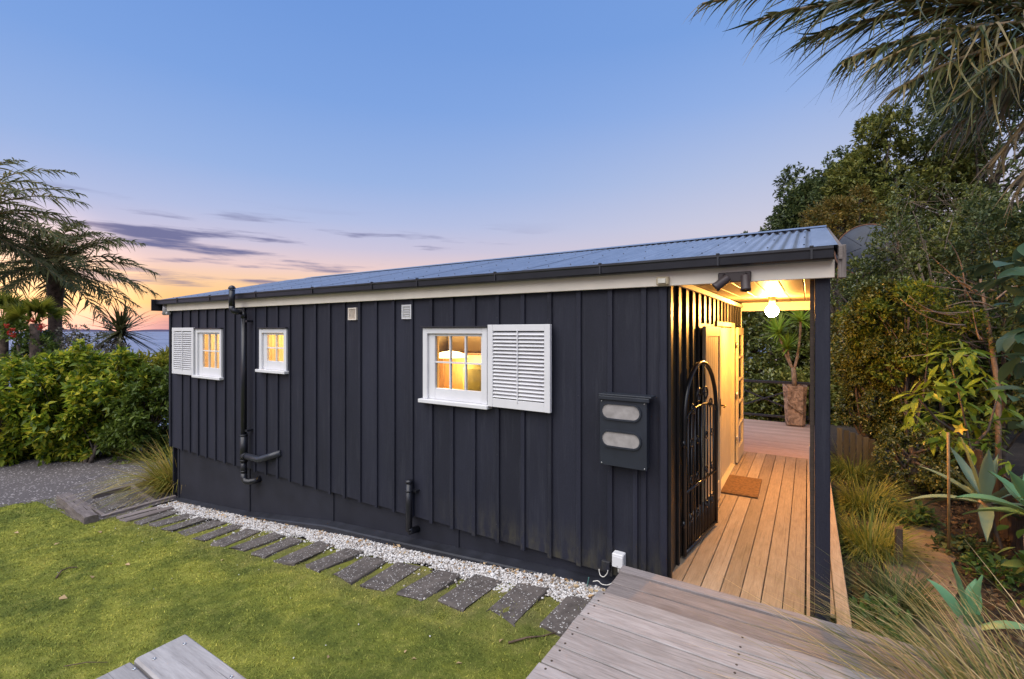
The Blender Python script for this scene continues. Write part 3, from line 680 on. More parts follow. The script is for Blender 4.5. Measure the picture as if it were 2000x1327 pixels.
# base sheets under the boards
base = empty('base_wall', (-5.3, YW + .07, -.6), parent=cot)
sx = [-9.44, -7.14, -5.17, -3.12, -.98]
for a, c in zip(sx[:-1], sx[1:]):
    b = MB(); b.box(a + .003, c - .003, YW + .045, YW + .065, -1.3, ZB + .05); b.build('base_sheet', M['base'], base)
for x in sx[:-1]:
    b = MB(); b.box(x - .022, x + .022, YW + .030, YW + .044, -1.3, ZB + .02, .002); b.build('cover_strip', M['base'], base)
b = MB(); pts = [(-9.47, -.965), (-9.0, -.925), (-7.17, -.745), (-5.17, -.455), (-3.15, -.29), (-1.79, -.175), (-.97, -.13)]
for (xa, za), (xb, zb_) in zip(pts[:-1], pts[1:]):
    V = []
    for x, z in ((xa, za), (xb, zb_)): V += [(x, YW - .10, z - .5), (x, YW - .10, z - .012), (x, YW - .085, z), (x, YW + .044, z + .012), (x, YW + .044, z - .5)]
    b.add(V, [(i, (i + 1) % 5, 5 + (i + 1) % 5, 5 + i) for i in range(5)] + ([(4, 3, 2, 1, 0)] if xa < -9.4 else []))
b.build('plinth', M['plinth'], cot)
# shell: other walls, inner lining, floor
b = MB(); b.box(XL + .01, XL + .04, YW + .03, YB, -1.3, 2.55); b.build('end_wall', M['wall'], cot)
b = MB(); b.box(XL + .042, XL + .052, YW + .04, YB - .05, -.01, 2.36); b.build('wall_lining', M['inwall'], cot)
b = MB(); b.box(XL + .05, XR - .05, YB - .03, YB, -.9, 2.5); b.build('back_wall', M['wall'], cot)
b = MB(); b.box(XL + .05, XR - .05, YW + .08, YB - .04, -.12, -.02); b.build('floor', M['inwood'], cot)
b = MB(); b.box(XL + .05, XR - .05, YW + .03, YB - .04, 2.37, 2.40); b.build('room_ceiling', M['inwall'], cot)
b = MB()
for a, c, z0, z1 in clipped(XL + .06, XR - .05, -.02, 2.36): b.box(a, c, YW + .025, YW + .035, z0, z1)
b.build('wall_lining', M['inwall'], cot)
for x in (-7.25, -5.45):
    b = MB(); b.box(x, x + .06, YW + .04, YB - .05, -.01, 2.36); b.build('partition', M['inwall'], cot)
b = MB(); b.box(-5.3, XR - .06, 6.3, 6.36, -.01, 2.36); b.build('partition', M['inwall'], cot)

def window(rect, cols, rows, glass, sillext=.03, shade=None):
    x0, x1, z0, z1 = rect; yf = YW - .045
    b = MB(); t = .062
    b.box(x0, x0 + t, yf, YW + .05, z0, z1, .003); b.box(x1 - t, x1, yf, YW + .05, z0, z1, .003); b.box(x0 + t + .0005, x1 - t - .0005, yf + .002, YW + .05, z1 - t, z1 - .0008, .003)
    wdw = b.build('window', M['white'], cot)
    b = MB(); b.box(x0 - sillext, x1 + sillext, yf - .045, YW + .03, z0 - .040, z0 - .001, .004); b.build('sill', M['white'], wdw)
    b = MB(); b.box(x0 - .012, x1 + .012, yf - .022, YW - .002, z1 + .001, z1 + .016, .002); b.build('head_flashing', M['gutter'], wdw)
    gx0, gx1, gz0, gz1 = glass; ys0, ys1 = YW - .016, YW + .022; m = .018
    b = MB(); i0, i1, k0, k1 = x0 + t + .001, x1 - t - .001, z0 + .001, z1 - t - .001
    b.box(i0, gx0, ys0, ys1, k0, k1, .003); b.box(gx1, i1, ys0, ys1, k0, k1, .003); b.box(gx0, gx1, ys0 + .002, ys1, gz1, k1, .003); b.box(gx0, gx1, ys0 + .002, ys1, k0, gz0, .003)
    b.build('sash', M['white'], wdw)
    xs = [gx0 + (gx1 - gx0) * i / cols for i in range(cols + 1)]; zs = [gz0 + (gz1 - gz0) * i / rows for i in range(rows + 1)]
    for x in xs[1:-1]:
        b = MB(); b.box(x - m / 2, x + m / 2, ys0 + .004, ys1 - .002, gz0, gz1, .002); b.build('glazing_bar', M['white'], wdw)
    for z in zs[1:-1]:
        b = MB(); b.box(gx0, gx1, ys0 + .006, ys1 - .004, z - m / 2, z + m / 2, .002); b.build('glazing_bar', M['white'], wdw)
    for i in range(cols):
        for j in range(rows):
            b = MB(); b.box(xs[i] + .001, xs[i + 1] - .001, YW + .004, YW + .007, zs[j] + .001, zs[j + 1] - .001); b.build('pane', M['glass'], wdw)
    return wdw
window(W1, 3, 2, (-8.46, -7.86, 1.405, 1.945)); window(W2, 2, 2, (-6.575, -6.135, 1.575, 1.945), .025); window(W3, 3, 2, (-3.385, -2.775, 1.39, 1.945))
def shutter(x0, x1, z0, z1, y0, y1, ang=0):
    """louvred shutter leaf; hinge edge at (x0,y0)"""
    wdt = x1 - x0; hgt = z1 - z0; t = .035
    b = MB(); s_ = .062
    b.box(0, s_, -t, 0, 0, hgt, .003); b.box(wdt - s_, wdt, -t, 0, 0, hgt, .003); b.box(s_, wdt - s_, -t + .001, -.001, hgt - .062, hgt - .0005, .003); b.box(s_, wdt - s_, -t + .001, -.001, .0005, .085, .003)
    o = b.build('shutter', M['white'], cot, loc=(x0, y0, z0), rot=(0, 0, ang))
    n = 18; zz0, zz1 = .092, hgt - .07
    V, Fc = chbox(wdt - 2 * s_, .044, .008, .002); me = bpy.data.meshes.new('slat'); me.from_pydata(V, [], Fc); me.materials.append(M['white'])
    for i in range(n):
        link('slat', me, None, o, (wdt / 2, -t / 2, zz0 + (zz1 - zz0) * (i + .5) / n), (R(38), 0, 0), local=True)
    b = MB(); b.box(wdt / 2 - .006, wdt / 2 + .006, -t - .006, -t + .004, .06, hgt - .05, .002); b.build('tilt_rod', M['white'], o, local=True)
    return o
shutter(-2.655, -1.955, 1.262, 2.062, YW - .036, 0, R(-1.5)); shutter(-9.43, -8.66, 1.258, 2.058, YW - .036, 0, 0)
# vents
def vent(x0, x1, z0, z1, mat, horizontal):
    b = MB(); y = YW - .028; f = .014
    b.box(x0, x1, y + .012, YW + .002, z0, z1); b.box(x0, x0 + f, y, y + .011, z0, z1); b.box(x1 - f, x1, y, y + .011, z0, z1); b.box(x0 + f, x1 - f, y + .001, y + .011, z1 - f, z1 - .0005); b.box(x0 + f, x1 - f, y + .001, y + .011, z0 + .0005, z0 + f)
    v = b.build('wall_vent', mat, cot)
    if horizontal:
        for i in range(5): plank('louvre', v, (x0 + f, y + .004, z0 + f + (z1 - z0 - 2 * f) * (i + .5) / 5), (x1 - f, y + .004, z0 + f + (z1 - z0 - 2 * f) * (i + .5) / 5), .022, .003, mat, .001, (0, .8, .6))
    else:
        for i in range(6): plank('louvre', v, (x0 + f + (x1 - x0 - 2 * f) * (i + .5) / 6, y + .006, z0 + f), (x0 + f + (x1 - x0 - 2 * f) * (i + .5) / 6, y + .006, z1 - f), .012, .003, mat, .001, (.8, .6, 0))
vent(-4.79, -4.64, 2.135, 2.285, M['palevent'], False); vent(-3.87, -3.725, 2.135, 2.295, M['white'], True)
# fascia, gutter
b = MB(); b.box(XL - .02, .15, YW - .062, YW - .030, ZT - .005, 2.475, .003); b.build('fascia', M['cream'], cot)
GX0, GX1 = -9.84, .14
prof = [(0, .0), (0, -.068), (-.015, -.078), (-.082, -.078), (-.098, -.068), (-.104, -.02), (-.112, -.01), (-.112, .006), (-.098, .006), (-.094, -.012), (-.09, -.064), (-.01, -.066), (-.008, 0)]
gy, gzz = YW - .063, 2.545
b = MB(); V = [(x, gy + p, gzz + q) for x in (GX0, GX1) for p, q in prof]; k = len(prof)
b.add(V, [(i, (i + 1) % k, k + (i + 1) % k, k + i) for i in range(k)] + [tuple(range(k)), tuple(reversed(range(k, 2 * k)))]); gut = b.build('gutter', M['gutter'], cot)
for i, x in enumerate([-9.0, -7.9, -6.6, -5.3, -4.2, -3.5, -2.5, -1.45, -.55, .02]):
    b = MB(); b.box(x - .006, x + .006, gy - .1132, gy - .104, gzz - .072, gzz + .004); b.box(x - .012, x + .012, gy - .118, gy - .09, gzz + .004, gzz + .016, .003); b.build('bracket', M['gutter'], gut)
b = MB(); b.box(GX0 - .022, GX0 - .002, gy - .16, YW + .10, 2.36, 2.565, .004); b.build('gutter_end_board', M['gutter'], cot)
b = MB(); b.tube([(XL - .045, YW - .05, 2.47), (XL - .045, YW - .05, 2.30)], .055, 12); b.tube([(XL - .14, YW - .05, 2.315), (XL + .07, YW - .05, 2.315)], .032, 10); b.build('downpipe_spreader', m_plain('pale_pipe_plastic', (.42, .40, .42), .4), cot)
# roof: corrugated sheets on two slopes
roof = empty('roof', (-5, 6.2, 2.6), parent=cot)
YR, ZR, YE, ZE = 6.2, 3.135, YW - .125, 2.545; RX0, RX1 = -9.86, .052
sl_ = Vector((0, YR - YE, ZR - ZE)); sl_len = sl_.length; pitch_a = math.atan2(ZR - ZE, YR - YE)
cover = .762; nper = 10; V = []; Fc = []; ns = nper * 8
for j in range(2):
    for i in range(ns + 1):
        x = cover * i / ns; V.append((x, j * sl_len, .0115 * math.cos(2 * math.pi * i / 8)))
Fc = [(i, i + 1, ns + 2 + i, ns + 1 + i) for i in range(ns)]
me = npmesh('roof_sheet', V, Fc, True); me.materials.append(M['roof'])
nsh = 13; xx = RX1 - cover * nsh
for i in range(nsh):
    for side in (0, 1):
        o = bpy.data.objects.new('roof_sheet', me); COL.objects.link(o)
        dz = .002 * (i % 2)
        if side == 0: o.location = (xx + cover * i, YE, ZE + dz); o.rotation_euler = (pitch_a, 0, 0)
        else: o.location = (xx + cover * (i + 1), 2 * YR - YE, ZE + dz); o.rotation_euler = (pitch_a, 0, math.pi)
        adopt(o, roof)
b = MB()
for y0, z0, y1, z1 in ((YE, ZE, YR, ZR), (YR, ZR, 2 * YR - YE, ZE)):
    V = [(RX1 - .03, y0, z0 + .016), (.165, y0, z0 + .016), (.165, y1, z1 + .016), (RX1 - .03, y1, z1 + .016), (.165, y0, z0 - .03), (.165, y1, z1 - .03), (RX1 - .03, y0, z0 + .004), (RX1 - .03, y1, z1 + .004)]
    b.add(V, [(0, 1, 2, 3), (1, 4, 5, 2), (6, 0, 3, 7)])
b.build('barge_flashing', M['roof'], roof)
b = MB()
for y0, z0, y1, z1 in ((YE - .02, ZE, YR, ZR), (YR, ZR, 2 * YR - YE + .02, ZE)):
    V = [(.168, y0, z0 + .004), (.188, y0, z0 + .004), (.188, y1, z1 + .004), (.168, y1, z1 + .004), (.168, y0, z0 - .08), (.188, y0, z0 - .08), (.188, y1, z1 - .08), (.168, y1, z1 - .08)]
    b.add(V, [(0, 1, 2, 3), (4, 7, 6, 5), (1, 5, 6, 2), (0, 3, 7, 4), (0, 4, 5, 1), (3, 2, 6, 7)])
b.build('barge_board', M['weathered'], roof)
plank('rafter_end', roof, (.187, YW - .10, 2.56), (.187, YW - .10, 2.345), .045, .04, M['weathered'], .004, (0, 1, 0))
b = MB(); x0, x1 = -9.1, .17
b.add([(x0, YR - .15, ZR - .012), (x1, YR - .15, ZR - .012), (x1, YR - .02, ZR + .028), (x0, YR - .02, ZR + .028), (x1, YR + .02, ZR + .028), (x0, YR + .02, ZR + .028), (x1, YR + .15, ZR - .012), (x0, YR + .15, ZR - .012)], [(0, 1, 2, 3), (3, 2, 4, 5), (5, 4, 6, 7)])
b.add([(x0 - .8, YR - .12, ZR - .016), (x0, YR - .12, ZR - .016), (x0, YR, ZR + .014), (x0 - .8, YR, ZR + .014), (x0, YR + .12, ZR - .016), (x0 - .8, YR + .12, ZR - .016)], [(0, 1, 2, 3), (3, 2, 4, 5)]); b.build('ridge_cap', M['roof'], roof)
b = MB()
for t in (.10, .42, .74):
    for i in range(62):
        x = RX1 - .0762 * (3 * i + 1) ; 
        if x < RX0: continue
        p = Vector((x, YE, ZE)) + sl_ * t + Vector((0, -.003, .012)); b.lathe([(.0065, 0), (.006, .004), (.002, .006)], p, 6)
so = b.build('roofing_screws', M['gutter'], roof); so['kind'] = 'stuff'
b = MB()
for y0, z0, y1, z1 in ((YW, 2.40, YR, 3.08), (YR, 3.08, YB, 2.40)): b.add([(XL + .02, y0, 2.35), (XL + .02, y0, z0), (XL + .02, y1, z1), (XL + .02, y1, 2.35)], [(0, 1, 2, 3)]); b.add([(.14, y0, 2.47), (.14, y0, z0 + .08), (.14, y1, z1 - .02), (.14, y1, 2.47)], [(0, 1, 2, 3)])
b.build('gable_infill', M['wall'], cot)
# waste stack with elbow, tee and side arm; short overflow pipe
st = MB(); yp = YW - .09
yq = YW - .235; xq = atY(453, 600, yq).x; zq = atY(453, 604, yq).z
st.tube([(xq, yq, atY(453, 566, yq).z), (xq, yq, zq + .03)], .042, 12)
st.tube([(xq, yq, zq + .04), (xq + .004, yq, zq), (xq + .03, yq + .01, zq - .03), (xq + .07, yq + .03, zq - .04), (-7.13, yp, 2.285), (-7.08, yp, 2.27), (-7.055, yp, 2.24), (-7.05, yp, 2.19)], .042, 12)
st.tube([(-7.05, yp, 2.20), (-7.05, yp, .40)], .040, 12); st.tube([(-7.05, yp, .47), (-7.05, yp, .06)], .052, 12); st.tube([(-7.05, yp, .09), (-7.05, yp, -.14)], .042, 12)
st.tube([(-7.05, yp, -.10), (-7.045, yp, -.17), (-7.00, yp, -.215), (-6.93, yp + .02, -.215), (-6.88, yp + .06, -.20), (-6.86, YW + .05, -.19)], .046, 12)
pp = st.build('waste_stack', M['pipe'], cot)
b = MB(); b.tube([(-7.05, yp - .01, .165), (-6.62, yp - .01, .165), (-6.44, yp + .03, .225), (-6.25, YW + .01, .29)], .046, 12); b.build('side_arm', m_plain('slate_pipe_plastic', (.028, .031, .043), .35), pp)
for q0_, q1_, r_ in (((-7.05, yp, .475), (-7.05, yp, .455), .058), ((-7.05, yp, .10), (-7.05, yp, .08), .056), ((-7.05, yp, -.08), (-7.05, yp, -.06), .049), ((-6.98, yp - .01, .165), (-6.96, yp - .01, .165), .055)): b = MB(); b.tube([q0_, q1_], r_, 12); b.build('collar', M['pipe'], pp)
b = MB(); b.lathe([(.050, 0), (.048, .02), (.03, .045), (.006, .055)], (xq, yq, atY(453, 565, yq).z), 12); b.build('vent_cowl', M['pipe'], pp)
for zq_ in (2.13, .52): b = MB(); b.box(-7.01, -6.95, yp - .01, YW, zq_, zq_ + .03); b.build('bracket', M['pipe'], pp)
b = MB(); b.tube([(-3.70, YW - .085, .345), (-3.70, YW - .085, -.19)], .036, 12); b.tube([(-3.70, YW - .085, -.16), (-3.695, YW - .07, -.20), (-3.69, YW + .05, -.215)], .038, 12); b.lathe([(.042, 0), (.042, .02), (.03, .034), (.003, .038)], (-3.70, YW - .085, .335), 12); b.tube([(-3.70, YW - .085, .24), (-3.70, YW - .085, .26)], .042, 12); b.box(-3.69, -3.62, YW - .06, YW, .235, .255); b.build('overflow_pipe', M['pipe'], cot)

# ---------------- porch side wall, doors
side = empty('porch_wall', (XR, 6, 0), parent=cot)
DY0, DY1, DZ = 6.15, 7.62, 2.06
ys = []; y = YW + .04
while y < YB: ys.append(y); y += .2882
ys.append(YB)
for y0, y1 in zip(ys[:-1], ys[1:]):
    b = MB(); cy = (y0 + y1) / 2
    cuts = sorted({y0, y1} | {v for v in (DY0, DY1) if y0 < v < y1})
    for a, c in zip(cuts[:-1], cuts[1:]):
        zlo = DZ if DY0 - .001 <= (a + c) / 2 <= DY1 else -.10
        b.box(-.022, 0, a - cy + .001, c - cy - .001, zlo, 2.44)
    b.build('board', M['gloss_wall'], side, loc=(XR, cy, 0))
for y in ys[1:-1]:
    zlo = DZ + .02 if 5.05 < y < 8.42 else .0
    b = MB(); b.box(.001, .022, -.022, .022, zlo, 2.43, .003); b.build('batten', M['gloss_wall'], side, loc=(XR, y, 0))
b = MB(); b.box(XR - .02, XR + .030, YB - .02, YB + .03, -.1, 2.44, .003); b.build('corner_board', M['cream'], side)
b = MB(); b.box(XR + .005, XR + .030, YW + .001, YW + .045, -.1, 2.43, .003); b.build('corner_board', M['gloss_wall'], side)
# doorway: frame, inner boarded door leaves, both glazed leaves folded back against the wall
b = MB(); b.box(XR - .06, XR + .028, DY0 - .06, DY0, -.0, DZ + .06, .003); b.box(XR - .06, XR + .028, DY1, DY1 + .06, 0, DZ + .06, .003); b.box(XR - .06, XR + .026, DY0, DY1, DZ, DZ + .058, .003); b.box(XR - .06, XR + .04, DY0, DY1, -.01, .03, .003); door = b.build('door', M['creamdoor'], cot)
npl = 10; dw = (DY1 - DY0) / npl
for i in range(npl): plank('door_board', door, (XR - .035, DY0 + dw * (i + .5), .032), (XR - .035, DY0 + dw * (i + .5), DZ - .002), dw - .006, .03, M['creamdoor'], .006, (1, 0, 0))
def leaf_door(y0, y1, glazed):
    b = MB(); x0, x1 = XR + .034, XR + .070; s_ = .095
    b.box(x0, x1, y0, y0 + s_, .03, DZ - .01, .003); b.box(x0, x1, y1 - s_, y1, .03, DZ - .01, .003); b.box(x0 + .001, x1 - .001, y0 + s_, y1 - s_, DZ - .12, DZ - .011, .003); b.box(x0 + .001, x1 - .001, y0 + s_, y1 - s_, .031, .24, .003)
    o = b.build('door_leaf', M['creamdoor'], cot); n = 5; z0, z1 = .24, DZ - .12
    if glazed:
        for i in range(1, n): z = z0 + (z1 - z0) * i / n; b = MB(); b.box(x0 + .004, x1 + .004, y0 + s_, y1 - s_, z - .012, z + .012, .002); b.build('glazing_bar', M['creamdoor'], o)
        for i in range(n): b = MB(); b.box(x0 + .014, x0 + .018, y0 + s_, y1 - s_, z0 + (z1 - z0) * i / n, z0 + (z1 - z0) * (i + 1) / n - .001); b.build('pane', M['glass'], o)
    else:
        k = 6; dy = (y1 - y0 - 2 * s_) / k
        for i in range(k): plank('panel_board', o, (x0 + .012, y0 + s_ + dy * (i + .5), z0), (x0 + .012, y0 + s_ + dy * (i + .5), z1), dy - .004, .018, M['creamdoor'], .005, (1, 0, 0))
    return o
l1 = leaf_door(5.10, 6.08, False); l2 = leaf_door(7.70, 8.42, True)
b = MB(); b.box(XR + .071, XR + .078, 5.99, 6.03, 1.00, 1.20, .002); b.tube([(XR + .075, 6.01, 1.12), (XR + .125, 6.01, 1.12), (XR + .13, 5.99, 1.12), (XR + .13, 5.90, 1.115)], .009, 8); b.build('handle', m_plain('brass_handle', (.45, .32, .12), .3, metal=.9), l1)
for z in (.35, 1.0, 1.75):
    for yy, l in ((6.095, l1), (7.69, l2)):
        b = MB(); b.tube([(XR + .055, yy, z), (XR + .055, yy, z + .09)], .011, 8); b.build('hinge', M['steel'], l)
# porch ceiling boards, edge beam, post
ceil = empty('porch_ceiling', (-.4, 6, 2.42), parent=cot); cb = np.linspace(-.92, .145, 7)
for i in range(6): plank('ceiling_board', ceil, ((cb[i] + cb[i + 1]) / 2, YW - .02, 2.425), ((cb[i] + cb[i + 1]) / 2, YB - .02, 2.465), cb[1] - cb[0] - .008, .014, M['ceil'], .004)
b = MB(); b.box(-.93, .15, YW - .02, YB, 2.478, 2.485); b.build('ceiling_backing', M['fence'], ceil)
b = MB(); b.box(-.918, .15, YB - .02, YB + .06, 2.325, 2.476, .004); b.build('porch_beam', M['cream'], cot)
b = MB(); b.box(XR + .031, XR + .058, YW + .05, YB - .03, 2.375, 2.425, .003); b.build('ceiling_trim', M['cream'], cot)
b = MB(); b.box(.040, .128, YW + .0, YW + .09, -.18, 2.41, .005); post = b.build('porch_post', M['wall'], cot)
b = MB(); b.box(.012, .0385, YW + .03, YW + .075, .0, 2.40, .003); b.build('stop_bead', M['fence'], post)
b = MB(); b.box(.008, .0118, YW + .035, YW + .065, 1.02, 1.2, .001); b.build('latch_plate', M['steel'], post)
b = MB(); b.box(.02, .15, YB - .10, YB + .03, -.1, 2.325, .006); b.build('porch_post', M['wall'], cot) if False else None

# ---------------- room contents and lamps seen through the panes
def room_lamp(label, p, energy, rad=.16):
    e = empty('pendant_lamp', p); tag(e, label, 'lamp')
    b = MB(); b.lathe([(rad, -.03), (rad * .96, -.005), (rad * .5, .045), (.03, .06), (.02, .07)], p, 24); b.build('lamp_shade', M['lampshade'], e)
    b = MB(); b.tube([(p[0], p[1], p[2] + .06), (p[0], p[1], 2.369)], .006, 6); b.build('cord', M['white'], e)
    l = bpy.data.lights.new('bulb', 'POINT'); l.energy = energy; l.color = (1, .66, .29); l.shadow_soft_size = .08; lo = bpy.data.objects.new('bulb', l); COL.objects.link(lo); lo.location = (p[0], p[1], p[2] - .12); adopt(lo, e)
room_lamp('glowing white pendant lamp inside the window beside the big shutter', atY(880, 694, 5.35), 110, .26)
room_lamp('ceiling lamp lighting the room behind the far small window', (-8.7, 4.9, 2.14), 60)
room_lamp('ceiling lamp lighting the room behind the narrow middle window', (-6.4, 4.6, 2.14), 70)
e = empty('wardrobe', (-4.5, 6.1, 0)); tag(e, 'brown timber wardrobe seen through the window beside the big shutter', 'wardrobe')
b = MB(); b.box(-5.35, -3.6, 5.75, 6.27, -.01, 1.66); b.build('carcass', M['inwood'], e)
for i in range(4): plank('wardrobe_door', e, (-5.34 + .435 * (i + .5), 5.735, .05), (-5.34 + .435 * (i + .5), 5.735, 1.64), .428, .022, M['inwood'], .005, (0, 1, 0))
def curtain(label, x0, x1, y, z0, z1, n=9):
    V = []; k = n * 6
    for j in range(2):
        for i in range(k + 1): x = x0 + (x1 - x0) * i / k; V.append((x, y + .022 * math.sin(i / 6 * 2 * math.pi), (z0, z1)[j]))
    o = link('curtain', npmesh('curtain', V, [(i, i + 1, k + 2 + i, k + 1 + i) for i in range(k)], True), M['curtain']); tag(o, label, 'curtain')
    b = MB(); b.tube([(x0 - .05, y, z1 + .008), (x1 + .05, y, z1 + .008)], .008, 6); b.build('rod', M['white'], o)
curtain('cream curtain hanging behind the window with the big shutter', -3.80, -3.60, YW + .30, .7, 2.2, 4)
curtain('pleated cream curtain behind the far small window', -9.2, -8.75, YW + .25, .6, 2.2, 6)
curtain('pleated cream blind behind the narrow middle window', -6.78, -6.02, YW + .075, 1.3, 2.2, 9)
e = empty('armchair', (-3.9, 5.2, 0)); tag(e, 'olive armchair seen low through the window beside the big shutter', 'armchair')
ol = m_plain('olive_cloth', (.16, .15, .04), .9, var=.15)
b = MB(); b.box(-4.3, -3.55, 4.85, 5.55, .18, .5, .04); b.build('seat', ol, e); b = MB(); b.box(-4.3, -3.55, 5.40, 5.62, .4, 1.5, .06); b.build('backrest', ol, e)
for x in (-4.42, -3.55): b = MB(); b.box(x, x + .13, 4.85, 5.6, .0, .72, .04); b.build('arm', ol, e)

# ================================================================== FIXTURES
e = empty('porch_lamp', (-.40, 6.95, 2.45)); tag(e, 'glowing round white globe lamp under the porch ceiling', 'lamp')
gp = atY(1508, 608, 6.95)
b = MB(); b.lathe([(.002, -.078)] + [(.078 * math.sin(a), -.078 * math.cos(a)) for a in np.linspace(.2, 2.75, 12)], gp, 24); b.build('globe', M['bulb'], e)
b = MB(); b.lathe([(.030, .070), (.034, .085), (.034, .11), (.05, 2.452 - gp.z)], gp, 16); b.build('fitting', M['cream'], e)
e = empty('floodlight', (-.45, YW - .06, 2.42)); tag(e, 'dark brown twin spotlight fixed on the cream fascia', 'spotlight')
y = YW - .075
q0_, q1_ = atY(1403, 534, y), atY(1467, 550, y)
b = MB(); b.box(q0_.x, q1_.x, y - .02, YW - .063, q1_.z, q0_.z, .005); b.build('back_plate', M['brownmetal'], e)
def spot(p, d):
    d = Vector(d).normalized(); q = d.to_track_quat('Z', 'Y').to_matrix().to_4x4(); b = MB()
    b.lathe([(.020, -.045), (.031, -.038), (.033, .055), (.0355, .057), (.0355, .072), (.028, .072), (.025, .04)], p, 18, M4=q); o = b.build('spot_head', M['brownmetal'], e)
    b = MB(); b.tube([(p[0], y - .018, q0_.z - .02), (p[0], p[1], p[2])], .012, 8); b.build('swivel_arm', M['brownmetal'], o)
spot(tuple(atY(1413, 550, y - .06)), (-.75, -.15, -.60)); spot(tuple(atY(1456, 549, y - .06)), (.05, -.2, -.97))
e = empty('bulkhead_light', (-.99, YW - .06, 2.41)); tag(e, 'small cream bulkhead light with clear lens on the fascia', 'light')
p = atY(1294, 549, YW - .09)
b = MB(); b.box(p.x - .048, p.x + .048, YW - .10, YW - .063, p.z - .034, p.z + .034, .01); b.build('housing', m_plain('aged_cream_plastic', (.50, .42, .28), .5), e)
b = MB(); b.box(p.x - .032, p.x + .028, YW - .112, YW - .1005, p.z - .02, p.z + .018, .005); b.build('lens', m_plain('clear_plastic_lens', (.62, .60, .52), .15), e)
# meter box
e = empty('meter_box', (-1.27, YW - .07, .89)); tag(e, 'slate grey meter box with two oval glass windows on the wall', 'meter box')
mx0, mx1, mz0, mz1, my = -1.456, -1.082, .892, 1.468, YW - .132
b = MB(); b.box(mx0, mx1, my, YW - .023, mz0, mz1, .006); b.build('case', M['meter'], e)
b = MB(); b.box(mx0 - .004, mx1 + .012, my - .014, my - .001, mz0 + .005, mz1 - .025, .005); lid = b.build('lid', M['meter'], e)
b = MB(); b.box(mx0 - .012, mx1 + .05, my - .03, YW - .024, mz1 + .001, mz1 + .016, .004); b.box(mx0 - .010, mx1 + .035, my - .035, my - .016, mz1 - .03, mz1 + .0005, .003); b.build('rain_hood', M['meter'], e)
for cz in (1.345, 1.12):
    hw, hh_ = .098, .058; ring = []; inn = []
    for i in range(32):
        a = 2 * math.pi * i / 32; cxo = math.copysign(hw, math.cos(a)) if abs(math.cos(a)) > 1e-6 else 0
        ring.append((cxo + (hh_ + .014) * math.cos(a), (hh_ + .014) * math.sin(a))); inn.append((cxo + hh_ * math.cos(a), hh_ * math.sin(a)))
    cxm = (mx0 + mx1) / 2 - .012; yy = my - .015
    b = MB(); V = [(cxm + x, yy, cz + z) for x, z in ring] + [(cxm + x, yy - .014, cz + z) for x, z in ring] + [(cxm + x, yy - .014, cz + z) for x, z in inn] + [(cxm + x, yy - .004, cz + z) for x, z in inn]
    b.add(V, [(r * 32 + i, r * 32 + (i + 1) % 32, (r + 1) * 32 + (i + 1) % 32, (r + 1) * 32 + i) for r in range(3) for i in range(32)]); rg = b.build('window_ring', M['meter'], lid)
    b = MB(); b.add([(cxm + x, yy - .004, cz + z) for x, z in inn], [tuple(range(32))]); b.build('meter_window', M['meterglass'], lid)
for x, z in ((mx0 + .012, mz1 - .045), (mx1 - .006, mz1 - .045), (mx0 + .012, mz0 + .02), (mx1 - .006, mz0 + .02)): b = MB(); b.lathe([(.006, -.001), (.005, .004), (.001, .005)], (x, my - .015, z), 8, M4=Euler((R(90), 0, 0)).to_matrix().to_4x4()); b.build('screw', M['steel'], lid)
b = MB(); b.box(-1.225, -1.185, YW - .018, YW - .0015, -.05, mz0 - .002, .003); b.build('conduit_cover', M['wall'], e)
# small white junction box with loose cables
p0 = atY(1197, 1078, YW - .05); p1 = atY(1219, 1110, YW - .05)
e = empty('junction_box', ((p0.x + p1.x) / 2, YW - .03, p1.z)); tag(e, 'small white electrical box low on the dark wall by the steps', 'junction box')
b = MB(); b.box(p0.x, p1.x, YW - .075, YW - .0015, p1.z, p0.z, .006); b.build('case', M['white'], e)
b = MB(); b.box(p0.x + .004, p1.x - .004, YW - .081, YW - .0755, p1.z + .004, p0.z - .02, .003); b.build('cover', M['white'], e)
b = MB(); b.lathe([(.005, -.001), (.004, .004), (.001, .005)], ((p0.x + p1.x) / 2, YW - .0815, p1.z + .016), 8, M4=Euler((R(90), 0, 0)).to_matrix().to_4x4()); b.build('screw', M['steel'], e)
b = MB(); b.tube([((p0.x + p1.x) / 2, YW - .04, p1.z + .002), ((p0.x + p1.x) / 2, YW - .04, p1.z - .05)], .011, 8); b.build('gland', M['cablewhite'], e)
def cable(label, uv, Y, r, mat):
    pts = [atY(u, v, Y) for u, v in uv]; fine = []
    for i in range(len(pts) - 1):
        a, b_, c, d = pts[max(i - 1, 0)], pts[i], pts[i + 1], pts[min(i + 2, len(pts) - 1)]
        for t in (0, .25, .5, .75): fine.append(.5 * ((2 * b_) + (c - a) * t + (2 * a - 5 * b_ + 4 * c - d) * t * t + (3 * b_ - a - 3 * c + d) * t ** 3))
    fine.append(pts[-1]); b = MB(); b.tube(fine, r, 6); o = b.build('cable', M[mat], None); tag(o, label, 'cable'); return o
cable('white cable looping below the dark wall corner by the steps', [(1170, 1112), (1172, 1123), (1179, 1127), (1186, 1120), (1187, 1114)], YW - .085, .004, 'cablewhite')
cable('white cable trailing along the plinth towards the steps', [(1158, 1136), (1168, 1135), (1175, 1141), (1186, 1143), (1196, 1139)], YW - .115, .004, 'cablewhite')
cable('thin green tie standing in the white gravel by the steps', [(1150, 1128), (1148, 1140), (1146, 1146)], YW - .16, .005, 'cablegreen')
b = MB(); q0 = atY(1176, 1093, YW - .04); q1 = atY(1192, 1116, YW - .04); b.box(q0.x, q1.x, YW - .06, YW - .0255, q1.z, q0.z, .005); b.build('cable_cover', M['wall'], cot)

